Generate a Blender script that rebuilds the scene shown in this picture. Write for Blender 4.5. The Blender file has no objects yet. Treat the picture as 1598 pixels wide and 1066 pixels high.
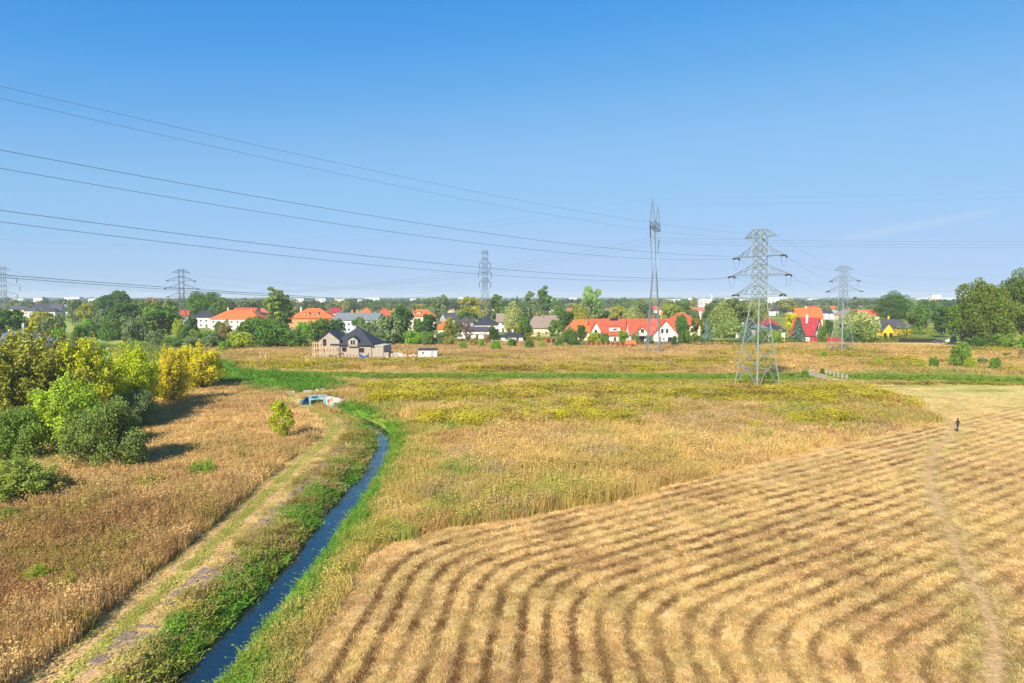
import bpy, math, random
import numpy as np
from mathutils import Vector, Matrix

# ------------------------------------------------------------------ camera, sky, sun, exposure
S = bpy.context.scene
COL = S.collection
R = math.radians
H = 17.5                                  # height of the drone above the meadow
F = 1065.0                                # focal length in photo pixels (24 mm on a 36 mm frame)
PITCH = math.atan(68.0 / F)
cam = bpy.data.cameras.new('camera'); cam.lens = 24.0; cam.sensor_width = 36.0
cam.clip_start = 0.5; cam.clip_end = 20000.0
cam_o = bpy.data.objects.new('camera', cam); COL.objects.link(cam_o)
cam_o.location = (0, 0, H); cam_o.rotation_euler = (R(90) - PITCH, 0, 0)
S.camera = cam_o

SUN_AZ, SUN_EL = R(27), R(36)             # shadows fall away from the camera, a little to the right
W = bpy.data.worlds.new('World'); S.world = W; W.use_nodes = True
wn, wl = W.node_tree.nodes, W.node_tree.links
bg = wn['Background']
sky = wn.new('ShaderNodeTexSky'); sky.sky_type = 'NISHITA'; sky.sun_disc = False
sky.sun_elevation = SUN_EL; sky.sun_rotation = R(180) + SUN_AZ
sky.air_density = 1.0; sky.dust_density = 0.3; sky.ozone_density = 3.0; sky.altitude = 100
def vmath(op, a, b=None, sc=None):
    q = wn.new('ShaderNodeVectorMath'); q.operation = op
    wl.new(a, q.inputs[0])
    if b is not None: q.inputs[1].default_value = b
    if sc is not None: q.inputs['Scale'].default_value = sc
    return q
# the camera's rendering of a clear sky: one tone curve for the whole dome
dn = vmath('SCALE', sky.outputs[0], sc=0.1); cv = wn.new('ShaderNodeRGBCurve'); wl.new(dn.outputs[0], cv.inputs['Color'])
for ch, pts in enumerate((((.134, .044), (.177, .09), (.251, .163), (.40, .215), (.61, .268), (.8, .288), (1, .31)),
                          ((.234, .215), (.303, .272), (.415, .342), (.60, .384), (.79, .40), (1, .42)),
                          ((.30, .43), (.419, .52), (.515, .552), (.60, .568), (.70, .592), (.82, .60), (1, .61)))):
    c = cv.mapping.curves[ch]; c.points[0].location = (0, 0); c.points[1].location = pts[-1]
    for p in pts[:-1]: c.points.new(*p)
cv.mapping.update()
up = vmath('SCALE', cv.outputs[0], sc=8.8)
# one thin cirrus streak low in the sky
tcw = wn.new('ShaderNodeTexCoord')
def _dir(px, py):
    v = Vector((0, math.cos(PITCH), -math.sin(PITCH))) + Vector(((px - 799) / F, 0, 0)) + Vector((0, math.sin(PITCH), math.cos(PITCH))) * (-(py - 533) / F)
    return v.normalized()
v1, v2 = _dir(1340, 368), _dir(1520, 336); nrm_ = v1.cross(v2).normalized(); mid_ = (v1 + v2).normalized()
d1 = vmath('DOT_PRODUCT', tcw.outputs['Generated'], tuple(nrm_)); d2 = vmath('DOT_PRODUCT', tcw.outputs['Generated'], tuple(mid_))
def wmath(op, a, b=0.5):
    q = wn.new('ShaderNodeMath'); q.operation = op; wl.new(a, q.inputs[0])
    if isinstance(b, float): q.inputs[1].default_value = b
    else: wl.new(b, q.inputs[1])
    return q.outputs[0]
k1 = wn.new('ShaderNodeMapRange'); k1.interpolation_type = 'SMOOTHSTEP'; k1.inputs['From Min'].default_value = .009; k1.inputs['From Max'].default_value = 0.0
wl.new(wmath('ABSOLUTE', d1.outputs['Value']), k1.inputs['Value'])
k2 = wn.new('ShaderNodeMapRange'); k2.interpolation_type = 'SMOOTHSTEP'; k2.inputs['From Min'].default_value = .994; k2.inputs['From Max'].default_value = .9995
wl.new(d2.outputs['Value'], k2.inputs['Value'])
mxs = wn.new('ShaderNodeMix'); mxs.data_type = 'RGBA'; mxs.inputs['B'].default_value = (3.6, 4.3, 4.9, 1)
wl.new(wmath('MULTIPLY', wmath('MULTIPLY', k1.outputs[0], k2.outputs[0]), .24), mxs.inputs['Factor']); wl.new(up.outputs[0], mxs.inputs['A'])
wl.new(mxs.outputs['Result'], bg.inputs['Color'])
bg.inputs['Strength'].default_value = 0.1

sun = bpy.data.lights.new('sun', 'SUN'); sun.energy = 5.0; sun.angle = R(0.53); sun.color = (1.0, 0.91, 0.76)
sun_o = bpy.data.objects.new('sun', sun); COL.objects.link(sun_o)
sun_dir = Vector((math.sin(SUN_AZ) * math.cos(SUN_EL), math.cos(SUN_AZ) * math.cos(SUN_EL), -math.sin(SUN_EL)))
sun_o.rotation_euler = sun_dir.to_track_quat('-Z', 'Y').to_euler(); sun_o.location = (-60, -120, 120)

S.view_settings.view_transform = 'Standard'; S.view_settings.look = 'None'
S.view_settings.exposure = 0.8; S.view_settings.gamma = 1.0
S.render.engine = 'CYCLES'
S.cycles.max_bounces = 5; S.cycles.diffuse_bounces = 3; S.cycles.glossy_bounces = 2
S.cycles.transmission_bounces = 3; S.cycles.transparent_max_bounces = 4; S.cycles.volume_bounces = 1
S.cycles.use_denoising = True

# ------------------------------------------------------------------ helpers
random.seed(7)
rng = np.random.default_rng(7)
_f = Vector((0, math.cos(PITCH), -math.sin(PITCH))); _u = Vector((0, math.sin(PITCH), math.cos(PITCH)))
def ray(px, py):
    return _f + Vector(((px - 799) / F, 0, 0)) + _u * (-(py - 533) / F)
def gnd(px, py, z=0.0):                   # where a sight line meets the level z
    d = ray(px, py); t = (z - H) / d.z
    return Vector((d.x * t, d.y * t, z))
def at(px, py, Y):                        # the point of a sight line at distance Y
    d = ray(px, py); t = Y / d.y
    return Vector((d.x * t, Y, H + d.z * t))

def hash2(ix, iy, seed):
    n = (ix.astype(np.int64) * 374761393 + iy.astype(np.int64) * 668265263 + seed * 974634541) & 0x7fffffff
    n = (n ^ (n >> 13)) * 1274126177 & 0x7fffffff
    return ((n ^ (n >> 16)) & 0xffff) / 65535.0
def vnoise(x, y, seed=0):
    ix, iy = np.floor(x), np.floor(y); fx, fy = x - ix, y - iy
    fx = fx * fx * (3 - 2 * fx); fy = fy * fy * (3 - 2 * fy)
    a, b = hash2(ix, iy, seed), hash2(ix + 1, iy, seed); c, d = hash2(ix, iy + 1, seed), hash2(ix + 1, iy + 1, seed)
    return (a * (1 - fx) + b * fx) * (1 - fy) + (c * (1 - fx) + d * fx) * fy
def fbm(x, y, seed=0, o=4):
    s = 0; a = 0.5; t = 0
    for k in range(o):
        s = s + a * vnoise(x * 2 ** k + 17.3 * k, y * 2 ** k + 9.1 * k, seed + k); t += a; a *= 0.5
    return s / t
def sstep(a, b, x):
    t = np.clip((x - a) / (b - a), 0, 1); return t * t * (3 - 2 * t)
def lerp(a, b, t):
    return a + (b - a) * t[..., None]
def C3(*c): return np.array(c, float)

def pdist(P, x, y, endpen=False):
    """distance to a polyline, arc length there, and side (+ = left of travel)"""
    best = np.full(x.shape, 1e9); arc = np.zeros(x.shape); side = np.zeros(x.shape); L0 = 0
    for i in range(len(P) - 1):
        ax, ay = P[i][0], P[i][1]; dx, dy = P[i + 1][0] - ax, P[i + 1][1] - ay; l = math.hypot(dx, dy)
        t = ((x - ax) * dx + (y - ay) * dy) / (l * l); tc = np.clip(t, 0, 1)
        ex, ey = x - ax - tc * dx, y - ay - tc * dy; d = np.hypot(ex, ey)
        if endpen and i == len(P) - 2: d = d + np.clip(t - 1, 0, None) * l * 4
        if endpen and i == 0: d = d + np.clip(-t, 0, None) * l * 4
        m = d < best; best = np.where(m, d, best); arc = np.where(m, L0 + tc * l, arc)
        side = np.where(m, np.sign(dx * (y - ay) - dy * (x - ax)), side); L0 += l
    return best, arc, side
def pip(P, x, y):
    ins = np.zeros(x.shape, bool); n = len(P)
    for i in range(n):
        ax, ay = P[i][0], P[i][1]; bx, by = P[(i + 1) % n][0], P[(i + 1) % n][1]
        if ay == by: continue
        c = ((ay > y) != (by > y)) & (x < (bx - ax) * (y - ay) / (by - ay) + ax); ins ^= c
    return ins
def smooth(P, n=6):                       # Catmull-Rom through the points
    P = [Vector(p) for p in P]; out = []
    for i in range(len(P) - 1):
        p0, p1, p2, p3 = P[max(i - 1, 0)], P[i], P[i + 1], P[min(i + 2, len(P) - 1)]
        for k in range(n):
            t = k / n
            out.append(0.5 * ((2 * p1) + (p2 - p0) * t + (2 * p0 - 5 * p1 + 4 * p2 - p3) * t * t + (3 * p1 - p0 - 3 * p2 + p3) * t ** 3))
    out.append(P[-1]); return out

def tag(o, label=None, cat=None, group=None, kind=None):
    if label: o['label'] = label
    if cat: o['category'] = cat
    if group: o['group'] = group
    if kind: o['kind'] = kind
    return o
def empty(name, loc, rz=0.0, label=None, cat=None, group=None):
    o = bpy.data.objects.new(name, None); COL.objects.link(o); o.empty_display_size = 0.3
    o.location = loc; o.rotation_euler = (0, 0, rz); tag(o, label, cat, group); return o
def link(name, me, mat=None, parent=None):
    o = bpy.data.objects.new(name, me); COL.objects.link(o)
    if mat is not None and len(me.materials) == 0: me.materials.append(mat)
    if parent is not None: o.parent = parent
    return o
def np_mesh(name, V, Fc, attrs=None, cols=None, smooth_=False):
    V = np.asarray(V, np.float32); Fc = np.asarray(Fc, np.int32); n, k = Fc.shape
    me = bpy.data.meshes.new(name); me.vertices.add(len(V)); me.vertices.foreach_set('co', V.ravel())
    me.loops.add(n * k); me.loops.foreach_set('vertex_index', Fc.ravel())
    me.polygons.add(n); me.polygons.foreach_set('loop_start', np.arange(0, n * k, k, dtype=np.int32))
    if smooth_: me.polygons.foreach_set('use_smooth', np.ones(n, bool))
    me.update(calc_edges=True)
    for nm, a in (attrs or {}).items():
        at_ = me.attributes.new(nm, 'FLOAT', 'POINT'); at_.data.foreach_set('value', np.asarray(a, np.float32))
    for nm, a in (cols or {}).items():
        at_ = me.attributes.new(nm, 'FLOAT_COLOR', 'POINT')
        at_.data.foreach_set('color', np.c_[np.asarray(a, np.float32), np.ones(len(a), np.float32)].ravel())
    return me

class MB:
    """collects boxes, bars and sheets; build() links them as ONE mesh object"""
    def __init__(s): s.v = []; s.f = []
    def add(s, vs, fs):
        o = len(s.v); s.v += [tuple(v) for v in vs]; s.f += [tuple(i + o for i in f) for f in fs]; return s
    def box(s, x0, x1, y0, y1, z0, z1):
        return s.add([(x0,y0,z0),(x1,y0,z0),(x1,y1,z0),(x0,y1,z0),(x0,y0,z1),(x1,y0,z1),(x1,y1,z1),(x0,y1,z1)],
                     [(0,3,2,1),(4,5,6,7),(0,1,5,4),(1,2,6,5),(2,3,7,6),(3,0,4,7)])
    def bar(s, a, b, w, w2=None):
        a, b = Vector(a), Vector(b); d = (b - a)
        if d.length < 1e-6: return s
        d.normalize(); r = d.cross(Vector((0, 0, 1)))
        if r.length < 1e-3: r = Vector((1, 0, 0))
        r.normalize(); u = r.cross(d); w2 = w if w2 is None else w2; vs = []
        for p, ww in ((a, w / 2), (b, w2 / 2)):
            vs += [p - r * ww - u * ww, p + r * ww - u * ww, p + r * ww + u * ww, p - r * ww + u * ww]
        return s.add(vs, [(0,1,2,3),(7,6,5,4),(0,4,5,1),(1,5,6,2),(2,6,7,3),(3,7,4,0)])
    def tube(s, pts, rad, n=6, rad2=None):
        pts = [Vector(p) for p in pts]; m = len(pts); vs = []; fs = []
        for i, p in enumerate(pts):
            d = (pts[min(i + 1, m - 1)] - pts[max(i - 1, 0)]).normalized(); r = d.cross(Vector((0, 0, 1)))
            if r.length < 1e-3: r = Vector((1, 0, 0))
            r.normalize(); u = r.cross(d); q = rad if rad2 is None else rad + (rad2 - rad) * i / max(m - 1, 1)
            for k in range(n):
                a = 2 * math.pi * k / n; vs.append(p + r * (math.cos(a) * q) + u * (math.sin(a) * q))
        for i in range(m - 1):
            for k in range(n):
                fs.append((i*n+k, i*n+(k+1)%n, (i+1)*n+(k+1)%n, (i+1)*n+k))
        fs.append(tuple(range(n))[::-1]); fs.append(tuple((m-1)*n+k for k in range(n)))
        return s.add(vs, fs)
    def lathe(s, prof, c=(0,0,0), n=10):
        vs = []; fs = []
        for r, z in prof:
            for k in range(n):
                a = 2*math.pi*k/n; vs.append((c[0]+r*math.cos(a), c[1]+r*math.sin(a), c[2]+z))
        for i in range(len(prof)-1):
            for k in range(n): fs.append((i*n+k, i*n+(k+1)%n, (i+1)*n+(k+1)%n, (i+1)*n+k))
        fs.append(tuple(range(n))[::-1]); fs.append(tuple((len(prof)-1)*n+k for k in range(n)))
        return s.add(vs, fs)
    def mesh(s, name):
        me = bpy.data.meshes.new(name); me.from_pydata(s.v, [], s.f); me.update(); return me
    def build(s, name, mat, parent=None):
        return link(name, s.mesh(name), mat, parent)

# ------------------------------------------------------------------ materials
def new_mat(name):
    m = bpy.data.materials.new(name); m.use_nodes = True; nt = m.node_tree
    return m, nt, nt.nodes, nt.links, nt.nodes['Principled BSDF']
def M_plain(name, col, rough=0.8, var=0.15, scale=3.0, bump=0.0, metal=0.0, spec=0.3, coord='Object'):
    m, nt, n, l, p = new_mat(name)
    tc = n.new('ShaderNodeTexCoord'); nz = n.new('ShaderNodeTexNoise'); nz.inputs['Scale'].default_value = scale
    nz.inputs['Detail'].default_value = 5; l.new(tc.outputs[coord], nz.inputs['Vector'])
    rp = n.new('ShaderNodeValToRGB'); e = rp.color_ramp.elements
    e[0].position = 0.3; e[1].position = 0.7
    e[0].color = tuple(c * (1 - var) for c in col) + (1,); e[1].color = tuple(min(c * (1 + var), 1) for c in col) + (1,)
    l.new(nz.outputs['Fac'], rp.inputs[0]); l.new(rp.outputs[0], p.inputs['Base Color'])
    p.inputs['Roughness'].default_value = rough; p.inputs['Metallic'].default_value = metal
    p.inputs['Specular IOR Level'].default_value = spec
    if bump:
        b = n.new('ShaderNodeBump'); b.inputs['Strength'].default_value = bump; b.inputs['Distance'].default_value = 0.05
        l.new(nz.outputs['Fac'], b.inputs['Height']); l.new(b.outputs[0], p.inputs['Normal'])
    return m
def M_roof(name, col, pitch=0.34):
    """clay or concrete tiles: courses up the slope, a little blotchy with age"""
    m, nt, n, l, p = new_mat(name)
    tc = n.new('ShaderNodeTexCoord'); wv = n.new('ShaderNodeTexWave'); wv.wave_type = 'BANDS'; wv.bands_direction = 'Z'
    wv.inputs['Scale'].default_value = 1.1; wv.inputs['Distortion'].default_value = 0.4
    l.new(tc.outputs['Object'], wv.inputs['Vector'])
    nz = n.new('ShaderNodeTexNoise'); nz.inputs['Scale'].default_value = 1.6; nz.inputs['Detail'].default_value = 6
    l.new(tc.outputs['Object'], nz.inputs['Vector'])
    rp = n.new('ShaderNodeValToRGB'); e = rp.color_ramp.elements; e[0].position = 0.28; e[1].position = 0.72
    e[0].color = tuple(c * 0.72 for c in col) + (1,); e[1].color = tuple(min(1, c * 1.18) for c in col) + (1,)
    l.new(nz.outputs['Fac'], rp.inputs[0]); l.new(rp.outputs[0], p.inputs['Base Color'])
    b = n.new('ShaderNodeBump'); b.inputs['Strength'].default_value = 0.5; b.inputs['Distance'].default_value = 0.06
    l.new(wv.outputs['Fac'], b.inputs['Height']); l.new(b.outputs[0], p.inputs['Normal'])
    p.inputs['Roughness'].default_value = 0.7; p.inputs['Specular IOR Level'].default_value = 0.3
    return m
def M_leaf(name, trans=0.3, src='OBJECT', lo=0.62, hi=1.4, warm=0.26):
    m, nt, n, l, p = new_mat(name); n.remove(p); out = n['Material Output']
    if src == 'OBJECT':
        oi = n.new('ShaderNodeObjectInfo'); base = oi.outputs['Color']
    else:
        a0 = n.new('ShaderNodeAttribute'); a0.attribute_type = 'INSTANCER'; a0.attribute_name = 'tint'; base = a0.outputs['Color']
    va = n.new('ShaderNodeAttribute'); va.attribute_name = 'var'
    mr = n.new('ShaderNodeMapRange'); mr.inputs['To Min'].default_value = lo; mr.inputs['To Max'].default_value = hi
    l.new(va.outputs['Fac'], mr.inputs['Value'])
    mx = n.new('ShaderNodeVectorMath'); mx.operation = 'SCALE'; l.new(base, mx.inputs[0]); l.new(mr.outputs[0], mx.inputs['Scale'])
    hv = n.new('ShaderNodeHueSaturation'); mr2 = n.new('ShaderNodeMapRange')
    mr2.inputs['To Min'].default_value = 0.5 - warm * 0.10; mr2.inputs['To Max'].default_value = 0.5 + warm * 0.16
    wn_ = n.new('ShaderNodeTexWhiteNoise'); wn_.noise_dimensions = '1D'; l.new(va.outputs['Fac'], wn_.inputs['W'])
    l.new(wn_.outputs['Value'], mr2.inputs['Value']); l.new(mr2.outputs[0], hv.inputs['Hue']); l.new(mx.outputs[0], hv.inputs['Color'])
    df = n.new('ShaderNodeBsdfDiffuse'); tr = n.new('ShaderNodeBsdfTranslucent'); ms = n.new('ShaderNodeMixShader')
    ms.inputs[0].default_value = trans
    l.new(hv.outputs[0], df.inputs[0]); l.new(hv.outputs[0], tr.inputs[0]); l.new(df.outputs[0], ms.inputs[1]); l.new(tr.outputs[0], ms.inputs[2])
    l.new(ms.outputs[0], out.inputs['Surface'])
    return m
def M_glass(name, col=(0.02, 0.03, 0.045)):
    m, nt, n, l, p = new_mat(name); p.inputs['Base Color'].default_value = col + (1,); p.inputs['Roughness'].default_value = 0.08
    p.inputs['Specular IOR Level'].default_value = 0.6
    return m
MT = {}
MT['leaf'] = M_leaf('leaves'); MT['grass'] = M_leaf('grass_blades', 0.3, 'INST', 0.65, 1.35, 0.08)
MT['bark'] = M_plain('bark', (0.12, 0.085, 0.055), 0.95, 0.3, 6, 0.3)
MT['birch'] = M_plain('pale_bark', (0.5, 0.46, 0.4), 0.9, 0.25, 6, 0.2)
MT['deadwood'] = M_plain('grey_twigs', (0.16, 0.12, 0.09), 0.95, 0.2, 5)
MT['r_orange'] = M_roof('orange_tiles', (0.56, 0.135, 0.035)); MT['r_red'] = M_roof('red_tiles', (0.47, 0.085, 0.04))
MT['r_crimson'] = M_roof('crimson_tiles', (0.34, 0.035, 0.04)); MT['r_dark'] = M_roof('graphite_tiles', (0.035, 0.04, 0.055))
MT['r_grey'] = M_roof('grey_sheet_roof', (0.16, 0.19, 0.20)); MT['r_brown'] = M_roof('taupe_tiles', (0.25, 0.19, 0.15))
MT['r_slate'] = M_roof('slate_tiles', (0.07, 0.07, 0.085)); MT['r_blue'] = M_roof('bluish_slate', (0.10, 0.12, 0.16))
MT['r_pink'] = M_roof('faded_red_tiles', (0.5, 0.13, 0.1))
MT['w_white'] = M_plain('white_render', (0.62, 0.59, 0.54), 0.9, 0.06, 1.2); MT['w_cream'] = M_plain('cream_render', (0.62, 0.52, 0.33), 0.9, 0.08, 1.2)
MT['w_orange'] = M_plain('apricot_render', (0.6, 0.27, 0.1), 0.9, 0.1, 1.2); MT['w_yellow'] = M_plain('yellow_render', (0.7, 0.42, 0.03), 0.9, 0.08, 1.2)
MT['w_grey'] = M_plain('grey_render', (0.36, 0.36, 0.36), 0.9, 0.1, 1.2); MT['w_block'] = M_plain('raw_blockwork', (0.34, 0.29, 0.235), 0.95, 0.14, 2.5, 0.3)
MT['w_blue'] = M_plain('cool_white_render', (0.54, 0.56, 0.58), 0.9, 0.06, 1.2)
MT['brick'] = M_plain('red_brick', (0.33, 0.10, 0.05), 0.9, 0.2, 4)
MT['glass'] = M_glass('window_glass'); MT['frame'] = M_plain('white_frame', (0.6, 0.58, 0.55), 0.6, 0.05); MT['dframe'] = M_plain('brown_frame', (0.08, 0.05, 0.04), 0.6, 0.1)
MT['solar'] = M_glass('solar_glass', (0.012, 0.016, 0.04))
MT['steel_near'] = M_plain('grey_green_paint', (0.18, 0.225, 0.205), 0.6, 0.18, 0.6); MT['steel'] = M_plain('galvanised_steel', (0.20, 0.25, 0.29), 0.55, 0.15, 0.6, 0, 0.3)
MT['steel_dark'] = M_plain('dark_galvanised_steel', (0.10, 0.12, 0.15), 0.6, 0.2, 0.6, 0, 0.2)
MT['insul'] = M_plain('brown_porcelain', (0.05, 0.022, 0.02), 0.3, 0.2); MT['wire'] = M_plain('aluminium_wire', (0.09, 0.13, 0.17), 0.6, 0.1)
MT['concrete'] = M_plain('concrete', (0.42, 0.39, 0.35), 0.95, 0.2, 2, 0.3); MT['slab'] = M_plain('weathered_slab', (0.25, 0.175, 0.13), 0.95, 0.3, 1.6, 0.4)
MT['wood'] = M_plain('grey_wood', (0.42, 0.32, 0.22), 0.9, 0.25, 5); MT['wood_new'] = M_plain('new_timber', (0.55, 0.38, 0.22), 0.85, 0.2, 5)
MT['wood_dark'] = M_plain('dark_stained_wood', (0.09, 0.03, 0.025), 0.8, 0.2, 5); MT['crimson'] = M_plain('crimson_stain', (0.32, 0.03, 0.035), 0.7, 0.15, 5)
MT['rail'] = M_plain('white_rail_paint', (0.40, 0.38, 0.32), 0.7, 0.1, 3); MT['plank'] = M_plain('pinkish_planks', (0.52, 0.4, 0.33), 0.9, 0.2, 4)
MT['dark'] = M_plain('black_metal', (0.02, 0.02, 0.025), 0.5, 0.1); MT['tarp'] = M_plain('blue_tarpaulin', (0.01, 0.10, 0.42), 0.5, 0.25, 3, 0.3)
MT['hole'] = M_plain('opening_shade_paint', (0.02, 0.018, 0.016), 0.95, 0.2)  # near-black colour painting in the shade inside openings

# ------------------------------------------------------------------ the lie of the land
WATER = -1.25
creek = smooth([gnd(*p, WATER) for p in [(60, 1500), (200, 1240), (316, 1066), (372, 1000), (430, 934), (492, 858), (545, 786), (580, 738), (598, 706), (601, 690), (592, 673), (566, 657), (528, 643), (499, 632)]], 5)
creek_up = smooth([gnd(*p, WATER) for p in [(470, 614), (430, 604), (395, 600), (362, 597), (330, 588), (290, 575)]], 4)
valley = smooth([gnd(*p) for p in [(300, 577), (262, 563), (215, 550), (165, 536), (125, 524), (92, 508), (80, 500)]], 4)
ditch = [gnd(*p) for p in [(355, 590), (500, 588), (800, 589), (1100, 590), (1270, 590), (1420, 592), (1598, 595), (1800, 597)]]
trail_far = smooth([gnd(*p) for p in [(380, 575), (520, 579), (700, 582), (900, 583.5), (1100, 584.5), (1240, 580), (1300, 579)]], 4)
track = smooth([gnd(*p) for p in [(-60, 1200), (95, 1066), (200, 972), (290, 888), (372, 812), (440, 748), (490, 704), (517, 678), (515, 658), (495, 644), (468, 632), (452, 622), (470, 614), (540, 610)]], 5)
path = smooth([gnd(*p) for p in [(1560, 1200), (1551, 1066), (1552, 990), (1530, 930), (1500, 870), (1475, 810), (1455, 765), (1450, 730), (1462, 700), (1488, 672), (1478, 656), (1430, 632), (1375, 612), (1335, 601), (1300, 597)]], 5)
road = [gnd(*p) for p in [(335, 553.5), (420, 551.8), (500, 549.5), (560, 548)]]
field = [gnd(*p) for p in [(330, 1240), (436, 1066), (482, 1005), (540, 920), (572, 872), (604, 849), (680, 827), (820, 806), (1000, 771), (1100, 743), (1200, 716), (1350, 681), (1462, 656), (1425, 634), (1372, 612), (1336, 601), (1500, 600), (1800, 603), (2600, 640), (3200, 1240)]]
fA = (gnd(400, 1120), gnd(588, 856)); fB = (gnd(588, 853), gnd(1470, 655))
bridge_c = (gnd(1288, 591).x, gnd(1288, 591).y)

SITE = (at(476, 550, 198).x, at(690, 550, 198).x)
PYL = (gnd(1181, 605).x, gnd(1181, 605).y)
CULV = (gnd(495, 622).x, gnd(495, 622).y)
def line_d(P, Q, x, y):
    dx, dy = Q.x - P.x, Q.y - P.y; l = math.hypot(dx, dy); return -(dx * (y - P.y) - dy * (x - P.x)) / l
def height(x, y):
    x = np.asarray(x, float); y = np.asarray(y, float); z = (fbm(x / 19, y / 19, 5, 3) - 0.5) * 0.35
    far = sstep(250, 320, y); z = z * (1 - far)
    dt, _, _ = pdist(track, x, y); z = z * sstep(0.5, 4, dt)
    inf = pip(field, x, y); z = np.where(inf, z * 0.35 - 0.02, z)
    for P, pen in ((creek, True), (creek_up, True)):
        d, a, s = pdist(P, x, y, pen); d = d + (fbm(x / 1.7, y / 1.7, 31, 3) - 0.5) * 0.7
        left = s > 0
        prof = np.where(left, -1.6 + 1.55 * sstep(0.4, 3.7, d), -1.6 + 1.6 * sstep(0.45, 2.9, d))
        wgt = 1 - sstep(3.0, 6.0, d); z = np.where(d < 6.5, z * (1 - wgt) + np.minimum(prof, 0.02) * wgt, z)
    fx, fy = CULV[0] + .407 * 2.0, CULV[1] - .914 * 2.0; d = np.hypot(x - fx, y - fy); front = (x - CULV[0]) * .407 - (y - CULV[1]) * .914
    z = np.where((front > .1) & (d < 5.6), np.minimum(z, -1.75 + 1.75 * sstep(2.0, 5.4, d)), z)
    d, a, s = pdist(ditch, x, y); z = z + .45 * (1 - sstep(2.0, 5.5, d + (fbm(x / 4, y / 4, 3, 2) - 0.5) * 1.6))
    d, a, s = pdist(valley, x, y); z = z - 0.9 * (1 - sstep(1.0, 8, d))
    d, a, s = pdist(path, x, y); z = z - 0.06 * (1 - sstep(0.2, 0.7, d))
    return z

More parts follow.
